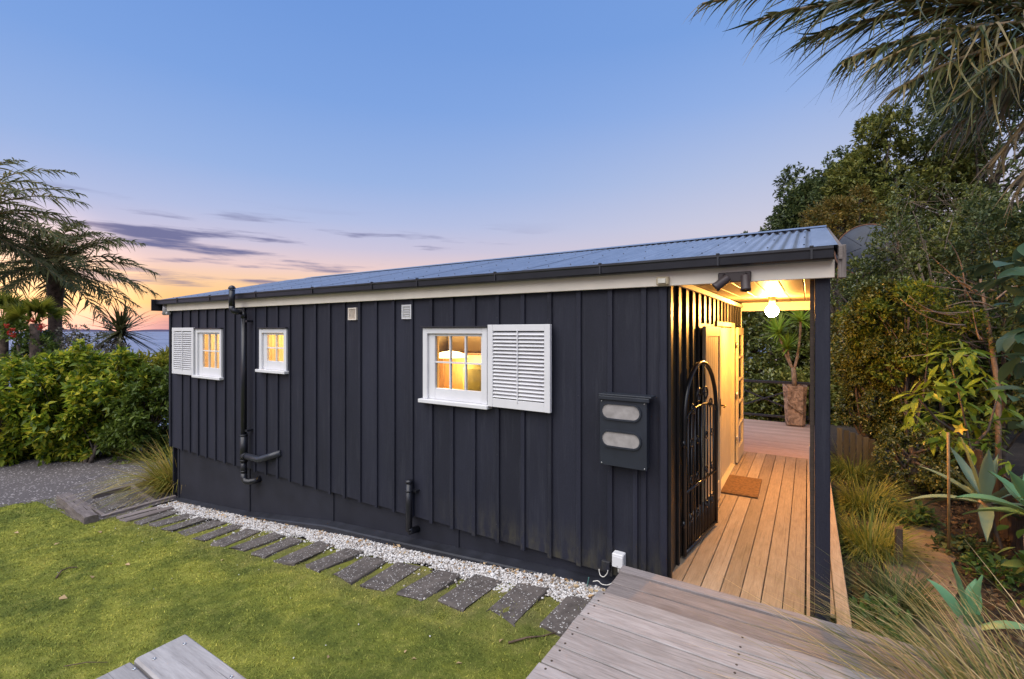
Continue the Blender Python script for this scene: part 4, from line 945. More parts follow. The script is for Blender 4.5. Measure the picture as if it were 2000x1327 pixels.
# ================================================================== GATE
ga, gb_ = Vector((-.915, 4.27, .03)), Vector((-.80, 5.19, .03)); gw = (gb_ - ga).length; grz = math.atan2(gb_.y - ga.y, gb_.x - ga.x)
gate = empty('iron_gate', ga, grz); tag(gate, 'black wrought iron arched garden gate standing open against the wall', 'gate')
def gtube(name, pts, r, sides=6, par=None): b = MB(); b.tube(pts, r, sides); return b.build(name, M['blackmetal'], par or gate, local=True)
SPR = 1.17; rr = gw / 2
arch = [(0, 0, 0), (0, 0, SPR)] + [(rr - rr * math.cos(a), 0, SPR + rr * 1.08 * math.sin(a)) for a in np.linspace(.12, math.pi - .12, 18)] + [(gw, 0, SPR), (gw, 0, 0)]
gf = gtube('gate_frame', arch, .021, 8)
gtube('rail', [(0, 0, .015), (gw, 0, .015)], .017); gtube('rail', [(0, 0, .545), (gw, 0, .545)], .013); gtube('rail', [(0, 0, SPR - .02)] + [(rr - rr * math.cos(a), 0, SPR - .02 + .12 * math.sin(a)) for a in np.linspace(.3, math.pi - .3, 8)] + [(gw, 0, SPR - .02)], .012)
nbar = 9
for i in range(1, nbar + 1):
    x = gw * i / (nbar + 1); zt = SPR - .02 + .12 * math.sin(math.acos(1 - 2 * i / (nbar + 1)))
    if i in (4, 6): zt = SPR + rr * 1.08 * math.sqrt(max(0, 1 - ((x - rr) / rr) ** 2))
    gtube('bar', [(x, 0, .015), (x, 0, zt)], .0075)
    if i <= nbar: gtube('bar', [(x - gw / (nbar + 1) / 2, 0, .015), (x - gw / (nbar + 1) / 2, 0, .33)], .006)
def scroll(cx, cz, r, flip=1, turns=1.4, up=1):
    pts = []
    for t in np.linspace(0, 1, 18): a = t * turns * 2 * math.pi; rr_ = r * (1 - .8 * t); pts.append((cx + flip * (math.cos(a) * rr_), -.008, cz + up * (math.sin(a) * rr_)))
    return pts
for cx in (.16, .33, .60, .77):
    for cz, up in ((.62, 1), (.97, -1), (.28, 1)):
        gtube('scroll', scroll(cx, cz, .05, 1 if cx < .45 else -1, 1.3, up), .006, 5)
gtube('scroll', scroll(rr - .10, SPR + .19, .085, 1, 1.3, 1), .009, 5); gtube('scroll', scroll(rr + .10, SPR + .19, .085, -1, 1.3, 1), .009, 5); gtube('scroll', scroll(rr - .26, SPR + .10, .06, 1, 1.3, -1), .008, 5); gtube('scroll', scroll(rr + .26, SPR + .10, .06, -1, 1.3, -1), .008, 5)
for z in (.28, .98): gtube('hinge', [(-.035, .0, z), (.0, 0, z)], .016, 8); gtube('hinge', [(-.02, 0, z - .03), (-.02, 0, z + .03)], .013, 8)

# ================================================================== DECKS AND STEPS
deck = empty('porch_deck', (-.4, 6, -.1)); tag(deck, 'warm lit timber porch deck of long narrow boards', 'deck')
xs_ = [-.99 + .139 * i for i in range(8)]
for a in xs_[:-1]: plank('deck_board', deck, (a + .0695, 3.58, -.014), (a + .0695, 8.655, -.014), .1335, .028, M['deck'], .003, jit=.0015)
plank('deck_board', deck, (.006, 3.58, -.015), (.006, 8.655, -.015), .03, .026, M['deck'], .003)
plank('deck_board', deck, (.095, 4.0, -.014), (.095, 8.655, -.014), .135, .028, M['deck'], .003)
plank('edge_board', deck, (.208, 3.6, -.03), (.208, 8.7, -.03), .085, .10, M['deck'], .004)
for y in (4.1, 5.2, 6.3, 7.4, 8.5): plank('joist', deck, (-.94, y, -.09), (.21, y, -.09), .045, .12, M['fence'], .003)
fd = empty('terrace_deck', (-1.5, 10.2, -.1)); tag(fd, 'reddish grey timber terrace deck behind the porch', 'deck')
y = 8.665
while y < 11.86: plank('deck_board', fd, (-4.2, y + .046, -.016), (.15, y + .046, -.016), .086, .028, M['fardeck'], .003, jit=.001); y += .0915
for x in (-4.1, -2.6, -1.1, .1): plank('joist', fd, (x, 8.67, -.10), (x, 11.86, -.10), .05, .13, M['fence'], .003)
stp = empty('entry_steps', (-.4, 2.8, -.1)); tag(stp, 'silvered timber steps leading down to the porch deck', 'steps')
M['silver2'] = m_wood('brownish_tread_timber', (.12, .105, .098), (.22, .195, .188), (.32, .29, .285))
def tread(z, x0, x1, y_front, n, wd, nm):
    mm = M['silver'] if nm == 'b' else M['silver2']
    for i in range(n):
        yc = y_front - wd * (i + .5); plank('tread_board', stp, (x0 + random.uniform(-.004, .004), yc, z - .016), (x1, yc, z - .016), wd - .010, .032, mm, .004, jit=.002)
tread(.17, -1.222, .62, 3.565, 1, .105, 'a'); tread(.160, -1.218, .62, 3.455, 4, .172, 'a')
tread(.34, -1.138, .62, 2.842, 9, .1555, 'b')
plank('riser', stp, (-1.20, 3.545, .07), (.62, 3.545, .07), .022, .165, M['silver'], .003); plank('riser', stp, (-1.12, 2.81, .235), (.62, 2.81, .235), .024, .175, M['silver'], .003)
for x in (-1.1, -.3, .5): plank('bearer', stp, (x, 1.5, .13), (x, 2.79, .13), .045, .36, M['fence'], .003); plank('bearer', stp, (x, 2.83, -.02), (x, 3.52, -.02), .045, .30, M['fence'], .003)
def screws(rows, par):
    me = None
    for p in rows:
        if me is None:
            b = MB(); b.lathe([(.0065, -.001), (.006, .0015), (.001, .002)], (0, 0, 0), 8); o = b.build('screw', M['fence'], par, loc=p); me = o.data
        else: link('screw', me, None, par, p)
screws([(x, 2.842 - .1555 * (i + .5) + s_ * .045, .3405) for i in range(6) for x in (-1.09, -.30, .48) for s_ in (-1, 1)], stp)
# table corner in the foreground
tb = empty('garden_table', (-1.0, .35, gzf(-1.0, .35))); tag(tb, 'grey weathered timber table top with steel screws on the lawn', 'table')
for i, (ya, xb) in enumerate(((.712, -1.69), (.566, -1.685), (.420, -1.69), (.274, -1.688), (.128, -1.69))):
    plank('table_plank', tb, (xb, ya - .07, 1.03 - .02), (xb + 1.25, ya - .07, 1.03 - .02), .139, .04, M['table'], .006, jit=.002)
for x in (-1.60, -.62):
    plank('cleat', tb, (x, .02, .965), (x, .69, .965), .07, .045, M['table'], .004)
    for y in (.08, .62): zz = gzf(x, y); plank('leg', tb, (x, y, zz), (x, y, .945), .07, .07, M['table'], .004, (0, 1, 0))
b0 = None
for p in [atZ(360, 1258, 1.031), atZ(301, 1287, 1.031), atZ(262, 1307, 1.031), atZ(452, 1322, 1.031), Vector((-1.55, .44, 1.031)), Vector((-1.55, .30, 1.031))]:
    b = MB(); b.lathe([(.0055, -.001), (.005, .0015), (.0025, .0015), (.0022, .0002)], p, 10); b.build('screw', M['steel'], tb)

# ================================================================== LAWN EDGE: pavers, pebbles, sleepers
pv = empty('paver_path', (-5, 3.3, -.5)); tag(pv, 'dark aggregate stepping pavers set in the lawn edge', 'path', kind='structure')
xs_p = [(c_ - h_, c_ + h_) for c_, h_ in ((-1.51, .15), (-2.0, .148), (-2.48, .165), (-2.92, .15), (-3.40, .148), (-3.83, .15), (-4.27, .148), (-4.77, .148), (-5.27, .15), (-5.72, .15), (-6.20, .16), (-6.68, .135), (-7.15, .15), (-7.60, .15), (-8.04, .15), (-8.50, .14), (-8.86, .11), (-9.16, .09))]
for i, (a, c) in enumerate(xs_p):
    ln = .50 if i < 16 else .62; cx = (a + c) / 2; cy = (3.25 if i < 3 else 3.20) - random.uniform(-.015, .02)
    z = gzf(cx, cy); slope = math.atan2(gzf(cx + .15, cy) - gzf(cx - .15, cy), .3)
    V, Fc = chbox(ln * random.uniform(.95, 1.03), c - a, .06, .008)
    rj = np.random.default_rng(300 + i); kx, ky = rj.normal(0, .03), rj.normal(0, .02); V = [(v[0] + rj.normal(0, .012) + ky * np.sign(v[1]) * np.sign(v[0]), v[1] + rj.normal(0, .010) + kx * .5 * np.sign(v[0]), v[2] + rj.normal(0, .003)) for v in V]
    me = bpy.data.meshes.new('paver'); me.from_pydata(V, [], Fc)
    link('paver', me, M['paver'] if i < 16 else M['sleeper'], pv, (cx, cy, z + .0 + random.uniform(-.005, .004)), (random.uniform(-.02, .02), -0 + random.uniform(-.02, .02) , math.pi / 2 + random.uniform(-.06, .06)))
    pv.children[-1].rotation_euler.x += -slope * -1 if False else 0
    o = pv.children[-1]; o.rotation_euler = (Euler((0, -slope, 0)).to_matrix() @ Euler(o.rotation_euler).to_matrix()).to_euler()
# pebbles: low icosahedra, joined
ico = bmesh.new(); bmesh.ops.create_icosphere(ico, subdivisions=1, radius=1); IV = np.array([v.co[:] for v in ico.verts]); IF = np.array([[v.index for v in f.verts] for f in ico.faces]); ico.free()
npb = 19000; px_ = RNG.uniform(-9.25, -1.22, npb); lowe = 3.44 + .06 * np.sin(px_ * 3.3) + .05 * np.sin(px_ * 9.1) - .07 * sst((px_ + 2.6) / 1.2)
py_ = lowe + (3.735 - lowe) * RNG.uniform(0, 1, npb) ** .85
ex = RNG.integers(0, npb, 1100); py_[ex] -= np.abs(RNG.normal(0, .14, 1100)); ex = RNG.integers(0, npb, 110); py_[ex] -= np.abs(RNG.normal(0, .7, 110)); sm_ex = ex
pz_ = gz(px_, py_) + RNG.uniform(.0, .022, npb); ps = RNG.uniform(.0065, .0135, npb); ps[RNG.integers(0, npb, 1500)] *= 1.45; ps[sm_ex] = RNG.uniform(.004, .007, 110)
sc3 = ps[:, None] * RNG.uniform(.7, 1.3, (npb, 3)) * np.array([1.1, 1.1, .75]); ang = RNG.uniform(0, 6.28, npb); ca, sa = np.cos(ang)[:, None], np.sin(ang)[:, None]
PV = IV[None] * sc3[:, None, :]; PX = PV[:, :, 0] * ca - PV[:, :, 1] * sa; PY = PV[:, :, 0] * sa + PV[:, :, 1] * ca
PV = np.stack([PX + px_[:, None], PY + py_[:, None], PV[:, :, 2] + pz_[:, None]], 2).reshape(-1, 3); PF = (IF[None] + (np.arange(npb) * len(IV))[:, None, None]).reshape(-1, 3)
pb = link('white_pebbles', npmesh('white_pebbles', PV, PF), M['pebble']); tag(pb, 'strip of small white pebbles along the foot of the cottage', 'gravel', kind='stuff')
ngl = 420; gx_ = RNG.uniform(-9.2, -1.3, ngl); gy_ = 3.72 - np.abs(RNG.normal(0, .10, ngl)); gx_ = np.where(RNG.uniform(0, 1, ngl) < .35, RNG.choice([-7.9, -6.9, -4.8, -2.4, -1.5], ngl) + RNG.normal(0, .22, ngl), gx_)
gl = link('gravel_leaf_litter', leaf_mesh('gravel_leaf_litter', np.stack([gx_, gy_, gz(gx_, gy_) + RNG.uniform(.022, .04, ngl)], 1), RNG.normal(size=(ngl, 3)) * np.array([1, 1, .3]), RNG.normal(size=(ngl, 3)) * .5 + np.array([0, 0, 1.]), RNG.uniform(.02, .055, ngl), .5), M['dryleaf']); tag(gl, 'brown dry leaf scraps caught on the white pebbles', 'leaf litter', kind='stuff')
# sleeper edging and sunken timber frame by the drive
e = empty('sleeper_log', (-10.1, 2.72, -1.05)); tag(e, 'old cracked railway sleeper lying at the lawn corner', 'sleeper')
def ghit(u, v):
    r = ray(u, v); t = .5
    while t < 20:
        p = CAM + r * t
        if p.z < gzf(p.x, p.y) + .004: return p
        t += .01
    return p
pA = ghit(124, 986) + Vector((0, 0, .115)); pB = ghit(179, 1022) + Vector((0, 0, .03)); d_ = pB - pA; ax_ = d_.normalized(); sd_ = Vector((-ax_.y, ax_.x, 0)).normalized()
rs = np.random.default_rng(77); nn_ = 12; V = []
for i in range(nn_):
    c_ = pA + d_ * (i / (nn_ - 1))
    for (yy, zz) in ((-.085, -.16), (-.09, 0), (-.082, .075), (0, .08), (.082, .075), (.09, 0), (.085, -.16)):
        q_ = c_ + sd_ * (yy + rs.normal(0, .005)) + Vector((0, 0, zz + rs.normal(0, .005))) + ax_ * rs.normal(0, .006); V.append(tuple(q_))
me = bpy.data.meshes.new('sleeper_beam'); me.from_pydata([tuple(Vector(v) - (pA + pB) / 2) for v in V], [], [(i * 7 + j, i * 7 + (j + 1) % 7, (i + 1) * 7 + (j + 1) % 7, (i + 1) * 7 + j) for i in range(nn_ - 1) for j in range(7)] + [tuple(range(7))[::-1], tuple((nn_ - 1) * 7 + j for j in range(7))])
bl = link('beam', me, M['sleeper'], e, (pA + pB) / 2)
for k in range(3): b = MB(); q_ = pA + d_ * (.2 + .25 * k) + sd_ * (-.03 + .03 * k) + Vector((0, 0, .079)); b.box(-.12, .12, -.004, .004, -.002, .0015, M4=Matrix.Translation(q_) @ Matrix.Rotation(math.atan2(d_.y, d_.x), 4, 'Z')); b.build('crack', M['soil'], bl)
e = empty('timber_frame_bed', (-10.1, 3.3, -1.05)); tag(e, 'sunken timber-edged bed of gravel beside the cottage corner', 'garden bed')
plank('edge_timber', e, (-9.50, 2.80, -1.0), (-9.52, 3.84, -.985), .07, .13, M['sleeper'], .006); plank('edge_timber', e, (-10.9, 3.08, -1.01), (-11.0, 4.2, -1.0), .06, .13, M['sleeper'], .006)
plank('edge_timber', e, (-9.57, 3.55, -1.0), (-10.9, 3.68, -1.0), .06, .12, M['sleeper'], .006); plank('edge_timber', e, (-9.57, 2.86, -1.015), (-10.9, 2.90, -1.015), .05, .11, M['sleeper'], .006)
b = MB(); b.add([(-10.86, 2.92, -1.02), (-9.58, 2.90, -1.02), (-9.58, 3.52, -1.02), (-10.86, 3.66, -1.02)], [(0, 1, 2, 3)]); b.build('gravel_fill', M['drive'], e)
plank('concrete_slab', e, (-10.65, 3.2, -1.0), (-9.8, 3.16, -1.0), .36, .07, M['paver'], .01)
# litter
def litter_leaf(u, v, ang, s_, label):
    p = lawn_hit(u, v); rng = np.random.default_rng(int(u * 7 + v)); a = ang
    me = leaf_mesh('dry_leaf', np.array([[p.x, p.y, p.z + .012]]), np.array([[math.cos(a), math.sin(a), .1]]), np.array([[rng.normal(0, .3), rng.normal(0, .3), 1]]), [s_], .55)
    o = link('fallen_leaf', me, M['dryleaf']); tag(o, label, 'leaf', 'dry leaves on the lawn')
def lawn_hit(u, v):
    r = ray(u, v); t = .5
    while t < 20:
        p = CAM + r * t
        if p.z < gzf(p.x, p.y) + .004: return p
        t += .01
    return p
for u, v, a, s_ in ((28, 1042, .3, .09), (105, 1067, 2, .08), (190, 1040, .1, .12), (208, 1105, 1, .07), (180, 1132, 3, .09), (115, 1170, .4, .1), (245, 1104, .2, .08), (432, 1098, 2.2, .05), (803, 1290, .5, .04), (790, 1279, 2.0, .035), (890, 1300, .7, .045), (845, 1112, .9, .06), (975, 1258, 1.5, .05), (640, 1290, 2.4, .04)):
    litter_leaf(u, v, a, s_, 'small dry curled leaf lying on the green lawn')
def litter_twig(uv, r, label):
    pts = [lawn_hit(u, v) + Vector((0, 0, .012 + .012 * (i % 2))) for i, (u, v) in enumerate(uv)]; b = MB(); b.tube(pts, list(np.linspace(r, r * .5, len(pts))), 5); o = b.build('fallen_twig', M['twig']); tag(o, label, 'twig', None)
litter_twig([(993, 1259), (1030, 1252), (1060, 1246), (1100, 1238)], .008, 'long brown twig lying beside the silvered steps')
litter_twig([(110, 1131), (120, 1119), (135, 1111), (151, 1112)], .010, 'curved dark twig lying alone on open lawn')
litter_twig([(125, 1305), (170, 1300), (210, 1297)], .004, 'thin pale straw lying beside the grey table')
litter_twig([(770, 1051), (790, 1035), (810, 1024), (829, 1017)], .004, 'thin dry stem leaning on the plinth by the short pipe')
litter_twig([(1013, 1144), (1030, 1146), (1052, 1150), (1066, 1160)], .006, 'curled pale bark strip lying on a paver')

# ================================================================== DOORMAT, POT, YUCCA, RAILING
dm = MB(); dm.box(-.40, .40, -.215, .215, 0, .022, .006); o = dm.build('doormat', M['mat'], None, loc=(-.725, 6.66, .003), rot=(0, 0, R(91))); tag(o, 'brown coir doormat on the porch boards', 'doormat')
b = MB(); b.box(-.37, .37, -.185, .185, .0222, .0245, .001); b.build('pile', M['mat'], o, local=True)
pc = Vector((-.235, 11.62, 0))
e = empty('planter_pot', pc); tag(e, 'tall square mottled clay pot on the terrace deck', 'pot')
V = []; lev = [(0, .165), (.02, .175), (.30, .190), (.60, .205), (.80, .222), (.83, .222), (.83, .195), (.76, .19)]
for z, h in lev:
    for i in range(16):
        a = 2 * math.pi * (i + .5) / 16; c_, s_ = math.cos(a), math.sin(a); k_ = h / max(abs(c_), abs(s_)); k_ = min(k_, h * 1.30); V.append((k_ * c_ + .006 * math.sin(5 * z + i), k_ * s_ + .006 * math.cos(7 * z + i), z + .02))
me = bpy.data.meshes.new('pot_body'); me.from_pydata(V, [], [(r * 16 + i, r * 16 + (i + 1) % 16, (r + 1) * 16 + (i + 1) % 16, (r + 1) * 16 + i) for r in range(len(lev) - 1) for i in range(16)] + [tuple(range(16))[::-1]])
link('pot_body', me, M['pot'], e, pc, (0, 0, R(4)))
b = MB(); b.add([(pc.x + .19 * math.cos(a), pc.y + .19 * math.sin(a), .79) for a in np.linspace(0, 6.28, 13)[:-1]], [tuple(range(12))]); b.build('soil', M['soil'], e)
for sx_ in (-1, 1):
    for sy_ in (-1, 1): b = MB(); b.box(pc.x + sx_ * .12 - .03, pc.x + sx_ * .12 + .03, pc.y + sy_ * .12 - .03, pc.y + sy_ * .12 + .03, 0, .025, .004); b.build('foot', M['pot'], e)
b = MB(); b.tube([(pc.x - .16, pc.y - .205, .62), (pc.x - .10, pc.y - .222, .48), (pc.x + .02, pc.y - .205, .36), (pc.x + .16, pc.y - .20, .28)], [.008, .014, .016, .008], 6); b.build('vine_relief', M['pot'], e)
y0 = empty('yucca_plant', (pc.x, pc.y, .79)); tag(y0, 'three-headed yucca growing in the tall clay pot', 'yucca')
YP = pc.y; tp = lambda u, v: np.array(atY(u, v, YP))
b = MB(); trunk = [np.array((pc.x, YP, .78)), tp(1551, 735), tp(1549, 718)]; b.tube(trunk, [.055, .048, .042], 10)
heads = [([tp(1549, 722), tp(1532, 695), tp(1521, 650)], .024), ([tp(1549, 724), tp(1541, 705), tp(1538, 680)], .022), ([tp(1551, 722), tp(1562, 690), tp(1564, 626)], .026)]
for pts, r in heads: b.tube(bez(*pts, 7), list(np.linspace(r * 1.2, r * .9, 7)), 8)
b.build('stem', M['palebark'], y0)
for k, (pts, r) in enumerate(heads):
    hp_ = pts[-1]; n = 90; rng = np.random.default_rng(40 + k); gd = rng.uniform(0, 6.283, n); le = rng.uniform(-.35, 1.45, n); ln = rng.uniform(.36, .56, n) * (1.05 if k != 1 else .9)
    me = blades_mesh('leaves', np.repeat(hp_[None], n, 0) + rng.normal(0, .012, (n, 3)), gd, np.pi / 2 - le, ln, np.full(n, .046), rng.uniform(.02, .25, n), rng, 4); o = link('leaf_head', me, M['yucca'], y0)
rl_ = empty('terrace_railing', (-1.5, 11.95, 0)); tag(rl_, 'black timber railing with crossed braces at the terrace edge', 'railing')
YRL = 11.98; z1 = atY(1500, 746, YRL).z; z0_ = atY(1500, 812, YRL).z
plank('top_rail', rl_, (-4.2, YRL, z1), (.22, YRL, z1), .09, .055, M['wall'], .005); plank('bottom_rail', rl_, (-4.2, YRL, z0_), (.22, YRL, z0_), .05, .05, M['wall'], .004)
for x in (-3.46, -1.72, .05): plank('rail_post', rl_, (x, YRL + .06, -.3), (x, YRL + .06, z1 - .03), .07, .07, M['wall'], .004, (0, 1, 0))
for xa in (-3.43, -1.69): 
    plank('brace', rl_, (xa, YRL - .005, z0_ + .03), (xa + 1.70, YRL - .005, z1 - .03), .03, .05, M['wall'], .003, (0, 1, 0)); plank('brace', rl_, (xa, YRL + .03, z1 - .03), (xa + 1.70, YRL + .03, z0_ + .03), .03, .05, M['wall'], .003, (0, 1, 0))

# ================================================================== GARDEN, EAST SIDE
fe = empty('board_fence', (2.3, 8.3, -.4)); tag(fe, 'dark vertical board fence behind the agave', 'fence')
yy = 5.2
while yy < 12.5:
    h = -.02 + random.uniform(-.05, .05) + .02 * (yy - 8); plank('fence_board', fe, (1.95 + .02 * (yy - 8) + random.uniform(-.01, .01), yy, -.5), (1.95 + .02 * (yy - 8), yy, h + .38), .14, .02, M['fence'], .003, (1, 0, 0)); yy += .152
plank('rail', fe, (1.93, 5.2, .05), (2.05, 12.5, .1), .04, .07, M['fence'], .003)
pf = empty('picket_fence', (1.0, 10, -.3)); tag(pf, 'short grey picket fence half hidden by grasses', 'fence')
pa, pb_ = atZ(1694, 905, -.12), None
for i in range(6):
    u = 1640 + 12.8 * i; Yq = 9.95 - .03 * i; tp_ = atY(u, 836 + 4.5 * i, Yq); plank('picket', pf, (tp_.x, Yq, -.5), (tp_.x, Yq, tp_.z), .078, .02, M['picket'], .003, (0, 1, 0))
plank('picket_rail', pf, (atY(1634, 870, 9.98).x, 9.975, atY(1634, 862, 9.98).z), (atY(1710, 870, 9.82).x, 9.825, atY(1710, 884, 9.82).z), .03, .05, M['picket'], .002)
GG = 'grass clumps beside the porch deck'
gr_ = lambda x, y: (x, y, gzf(x, y))
tussock('yellow-green tussock by the short picket fence beside the terrace', gr_(.62, 9.7), 1000, .66, .22, .012, 'tuss_yel', 1, GG, lean=.95, droop=.95)
tussock('bright arching tussock spilling over the path, second from the fence', gr_(.66, 7.9), 1000, .62, .22, .011, 'tuss_yel', 2, GG, wind=(.12, -.05, 0), lean=.95, droop=.95)
tussock('large brown-green tussock between the porch post and the short stake', gr_(.56, 6.35), 1150, .62, .19, .009, 'tuss_green', 3, GG, lean=.95, droop=.95)
tussock('dark green tussock with upright blades beside the porch post', gr_(.62, 5.05), 900, .50, .14, .009, 'tuss_dark', 4, GG, lean=.8, droop=.7)
tussock('golden tussock at the far corner of the cottage', gr_(-10.15, 4.1), 1300, 1.05, .24, .016, 'tuss_gold', 5, 'grass clumps by the drive', wind=(-.15, -.18, 0), lean=.7)
for k, (x, y, n, l_) in enumerate(((.92, 2.35, 1500, 1.05), (.80, 3.0, 1400, .95), (1.35, 2.95, 1200, 1.0))):
    tussock(['big straw-coloured tussock leaning over the silvered steps', 'straw and green tussock behind the steps, next to the porch post', 'arching straw tussock below the fleshy agaves'][k], (x, y, -.08 + .1 * (k == 0)), int(n * .55), l_, .17, .0095, 'tuss_straw', 20 + k, 'straw tussocks beside the steps', wind=(-.38, -.06, 0), lean=.9, droop=.70)
plank('marker_post', None, (.78, 6.12, -.45), (.78, 6.12, .0), .06, .06, M['fence'], .004, (0, 1, 0)); tag(bpy.data.objects['marker_post'], 'short dark timber stake beside the sandy path', 'stake')
b = MB(); q = atD(1853, 1070, 4.97); b.tube([q + Vector((0, 0, -.1)), atD(1853, 960, 4.97), atD(1852, 845, 4.97)], .013, 8); o = b.build('bamboo_stake', M['stake']); tag(o, 'tall yellow bamboo stake standing before the agave', 'stake')
def agave(label, c, n, ln, wd, mat, seed, el0=(.15, 1.2), name='agave'):
    rng = np.random.default_rng(seed); e = empty(name, c); tag(e, label, 'agave')
    seg = 8; t = np.linspace(0, 1, seg + 1); V = []
    wprof = np.interp(t, [0, .15, .45, .75, 1], [.55, .62, 1.0, .62, .01])
    for i in range(seg + 1):
        cup = .22 * wprof[i]; V += [(t[i], -wprof[i] * .5 * wd / ln, cup * wd / ln * .6), (t[i], 0, -.02), (t[i], wprof[i] * .5 * wd / ln, cup * wd / ln * .6)]
    base_v = np.array(V); Fc = [(3 * i + j, 3 * i + j + 1, 3 * i + j + 4, 3 * i + j + 3) for i in range(seg) for j in range(2)]
    for k in range(n):
        az_ = k * 2.4 + rng.normal(0, .15); el_ = el0[0] + (el0[1] - el0[0]) * k / n + rng.normal(0, .08); L_ = ln * rng.uniform(.8, 1.1); dr = .5 * (1 - k / n)
        Vk = base_v.copy() * L_; x = Vk[:, 0].copy(); xr = x * math.cos(el_) - Vk[:, 2] * math.sin(el_) ; zr = x * math.sin(el_) + Vk[:, 2] * math.cos(el_) - dr * L_ * (x / L_) ** 2.5 * .7
        Vk = np.stack([xr * math.cos(az_) - Vk[:, 1] * math.sin(az_), xr * math.sin(az_) + Vk[:, 1] * math.cos(az_), zr], 1) + np.array(c)
        o = link('leaf', npmesh('leaf', Vk, Fc, True), mat, e)
    b = MB(); b.lathe([(.06, -.35), (.07, -.02), (.05, .08)], c, 8); b.build('stem', M['palebark'], e); return e
agave('large grey-green agave before the dark board fence', tuple(atD(1925, 985, 5.1)), 18, .70, .125, M['agave'], 3, (-.1, 1.35))
agave('fresh green broad-leaved agave beside the larger grey-green one', tuple(atD(2035, 1015, 3.9)), 14, .58, .19, M['agave2'], 4, (.1, 1.2))
agave('young pointed blue-green agave among the straw tussocks', tuple(atD(1893, 1235, 3.0)), 6, .46, .12, M['agave2'], 5, (.75, 1.55))
def herb(label, c, n, r, s_, mat, seed, name='low_plant'):
    rng = np.random.default_rng(seed); e = empty(name, c); tag(e, label, 'plant'); a = rng.uniform(0, 6.28, n); rr = r * np.sqrt(rng.uniform(0, 1, n)); P = np.array(c) + np.stack([rr * np.cos(a), rr * np.sin(a), rng.uniform(.05, .30, n) * (1.1 - rr / r * .6)], 1)
    clusters('foliage', P, unit(np.stack([np.cos(a), np.sin(a), 0 * a + .6], 1)), 6, s_, .55, rng, mat, e)
    b = MB()
    for k in range(0, n, 3): b.tube([np.array(c), (np.array(c) + P[k]) / 2 + np.array((0, 0, .03)), P[k]], [.006, .005, .003], 4)
    b.build('stem', M['hedge2'], e)
herb('low leafy green herb growing against the porch edge', (.45, 4.55, -.35), 60, .20, .075, M['herb'], 9)
herb('bright green herb growing behind the steps', (.55, 4.05, -.36), 50, .18, .07, M['herb'], 10)

herb('low fern-like plant spreading below the budded shrub', (1.02, 7.7, -.42), 60, .30, .08, M['herb'], 13)
herb('small dark green plant at the foot of the bamboo stake', (1.42, 6.9, -.4), 45, .24, .07, M['tuss_dark'], 14)
herb('small leafy plant under the large grey-green agave', (1.5, 6.2, -.38), 45, .22, .07, M['herb'], 15)
# large-leaved plant hanging in at the right border: every leaf a piece
def big_leaf_plant(name, label, c, nodes, ln, wd, mat, seed, stem_pts):
    rng = np.random.default_rng(seed); e = empty(name, c); tag(e, label, 'shrub')
    seg = 6; t = np.linspace(0, 1, seg + 1); wp = np.array([.08, .55, .92, 1.0, .85, .5, .02]); V = []
    for i in range(seg + 1): V += [(t[i], -wp[i] * .5 * wd, .10 * wp[i] * wd - .30 * t[i] ** 2 * .6), (t[i], 0, -.30 * t[i] ** 2 * .6), (t[i], wp[i] * .5 * wd, .10 * wp[i] * wd - .30 * t[i] ** 2 * .6)]
    me = npmesh('leaf', np.array(V) * ln, [(3 * i + j, 3 * i + j + 1, 3 * i + j + 4, 3 * i + j + 3) for i in range(seg) for j in range(2)], True); me.materials.append(mat)
    for p in nodes:
        for k in range(rng.integers(4, 7)):
            az_ = rng.uniform(0, 6.28); o = link('leaf', me, None, e, Vector(p) + Vector(rng.normal(0, .03, 3)), (rng.normal(0, .35), rng.uniform(-.1, .9), az_)); o.scale = (1, 1, 1)
            s_ = rng.uniform(.7, 1.2); o.scale = (s_, s_, s_)
    b = MB()
    for pts in stem_pts: b.tube([Vector(p) for p in pts], list(np.linspace(.02, .007, len(pts))), 6)
    b.build('stem', M['bark'], e)
rb = np.random.default_rng(12); nodes = [tuple(atD(u, v, 4.0 + rb.uniform(-.3, .5))) for u, v in ((2010, 480), (1985, 510), (1968, 545), (2005, 560), (1990, 600), (2010, 640), (1985, 655), (1998, 700), (1975, 705), (2005, 750), (1985, 770), (2000, 820), (1960, 520), (2030, 600), (2030, 700))]
big_leaf_plant('big_leaf_shrub', 'blue-green shrub with large drooping leaves hanging by the path', (1.9, 4.2, -.3), nodes, .25, .44, M['bigleaf'], 3, [[(1.95, 4.1, -.3), (1.95, 4.2, 1.0), atD(2030, 600, 4.2), atD(2000, 490, 4.2)], [(1.95, 4.1, .8), atD(2020, 740, 4.1), atD(1985, 700, 4.1)]])
nodes = [tuple(atD(u, v, 5.6 + rb.uniform(-.4, .4))) for u, v in ((1850, 690), (1800, 770), (1820, 800), (1850, 740), (1880, 780), (1860, 820), (1900, 830), (1930, 790), (1870, 710), (1905, 720), (1940, 840), (1830, 850), (1880, 850), (1920, 870), (1955, 760), (1850, 780), (1890, 760), (1790, 790), (1815, 740), (1870, 670), (1845, 715), (1925, 750), (1910, 800), (1845, 835), (1800, 830), (1865, 860), (1900, 690), (1835, 765), (1880, 740), (1950, 810))]
big_leaf_plant('lime_leaf_shrub', 'lime green shrub with long pointed leaves over the agave', (1.55, 6.9, -.3), nodes + [tuple(Vector(q) + Vector(rb.normal(0, .16, 3))) for q in nodes[:26]], .21, .27, M['lime'], 4, [[(1.72, 6.9, -.3), atD(1900, 900, 5.6), atD(1880, 800, 5.6), atD(1855, 700, 5.6)], [atD(1895, 880, 5.6), atD(1930, 840, 5.6), atD(1950, 770, 5.6)], [atD(1890, 860, 5.6), atD(1830, 820, 5.6), atD(1795, 780, 5.5)]])
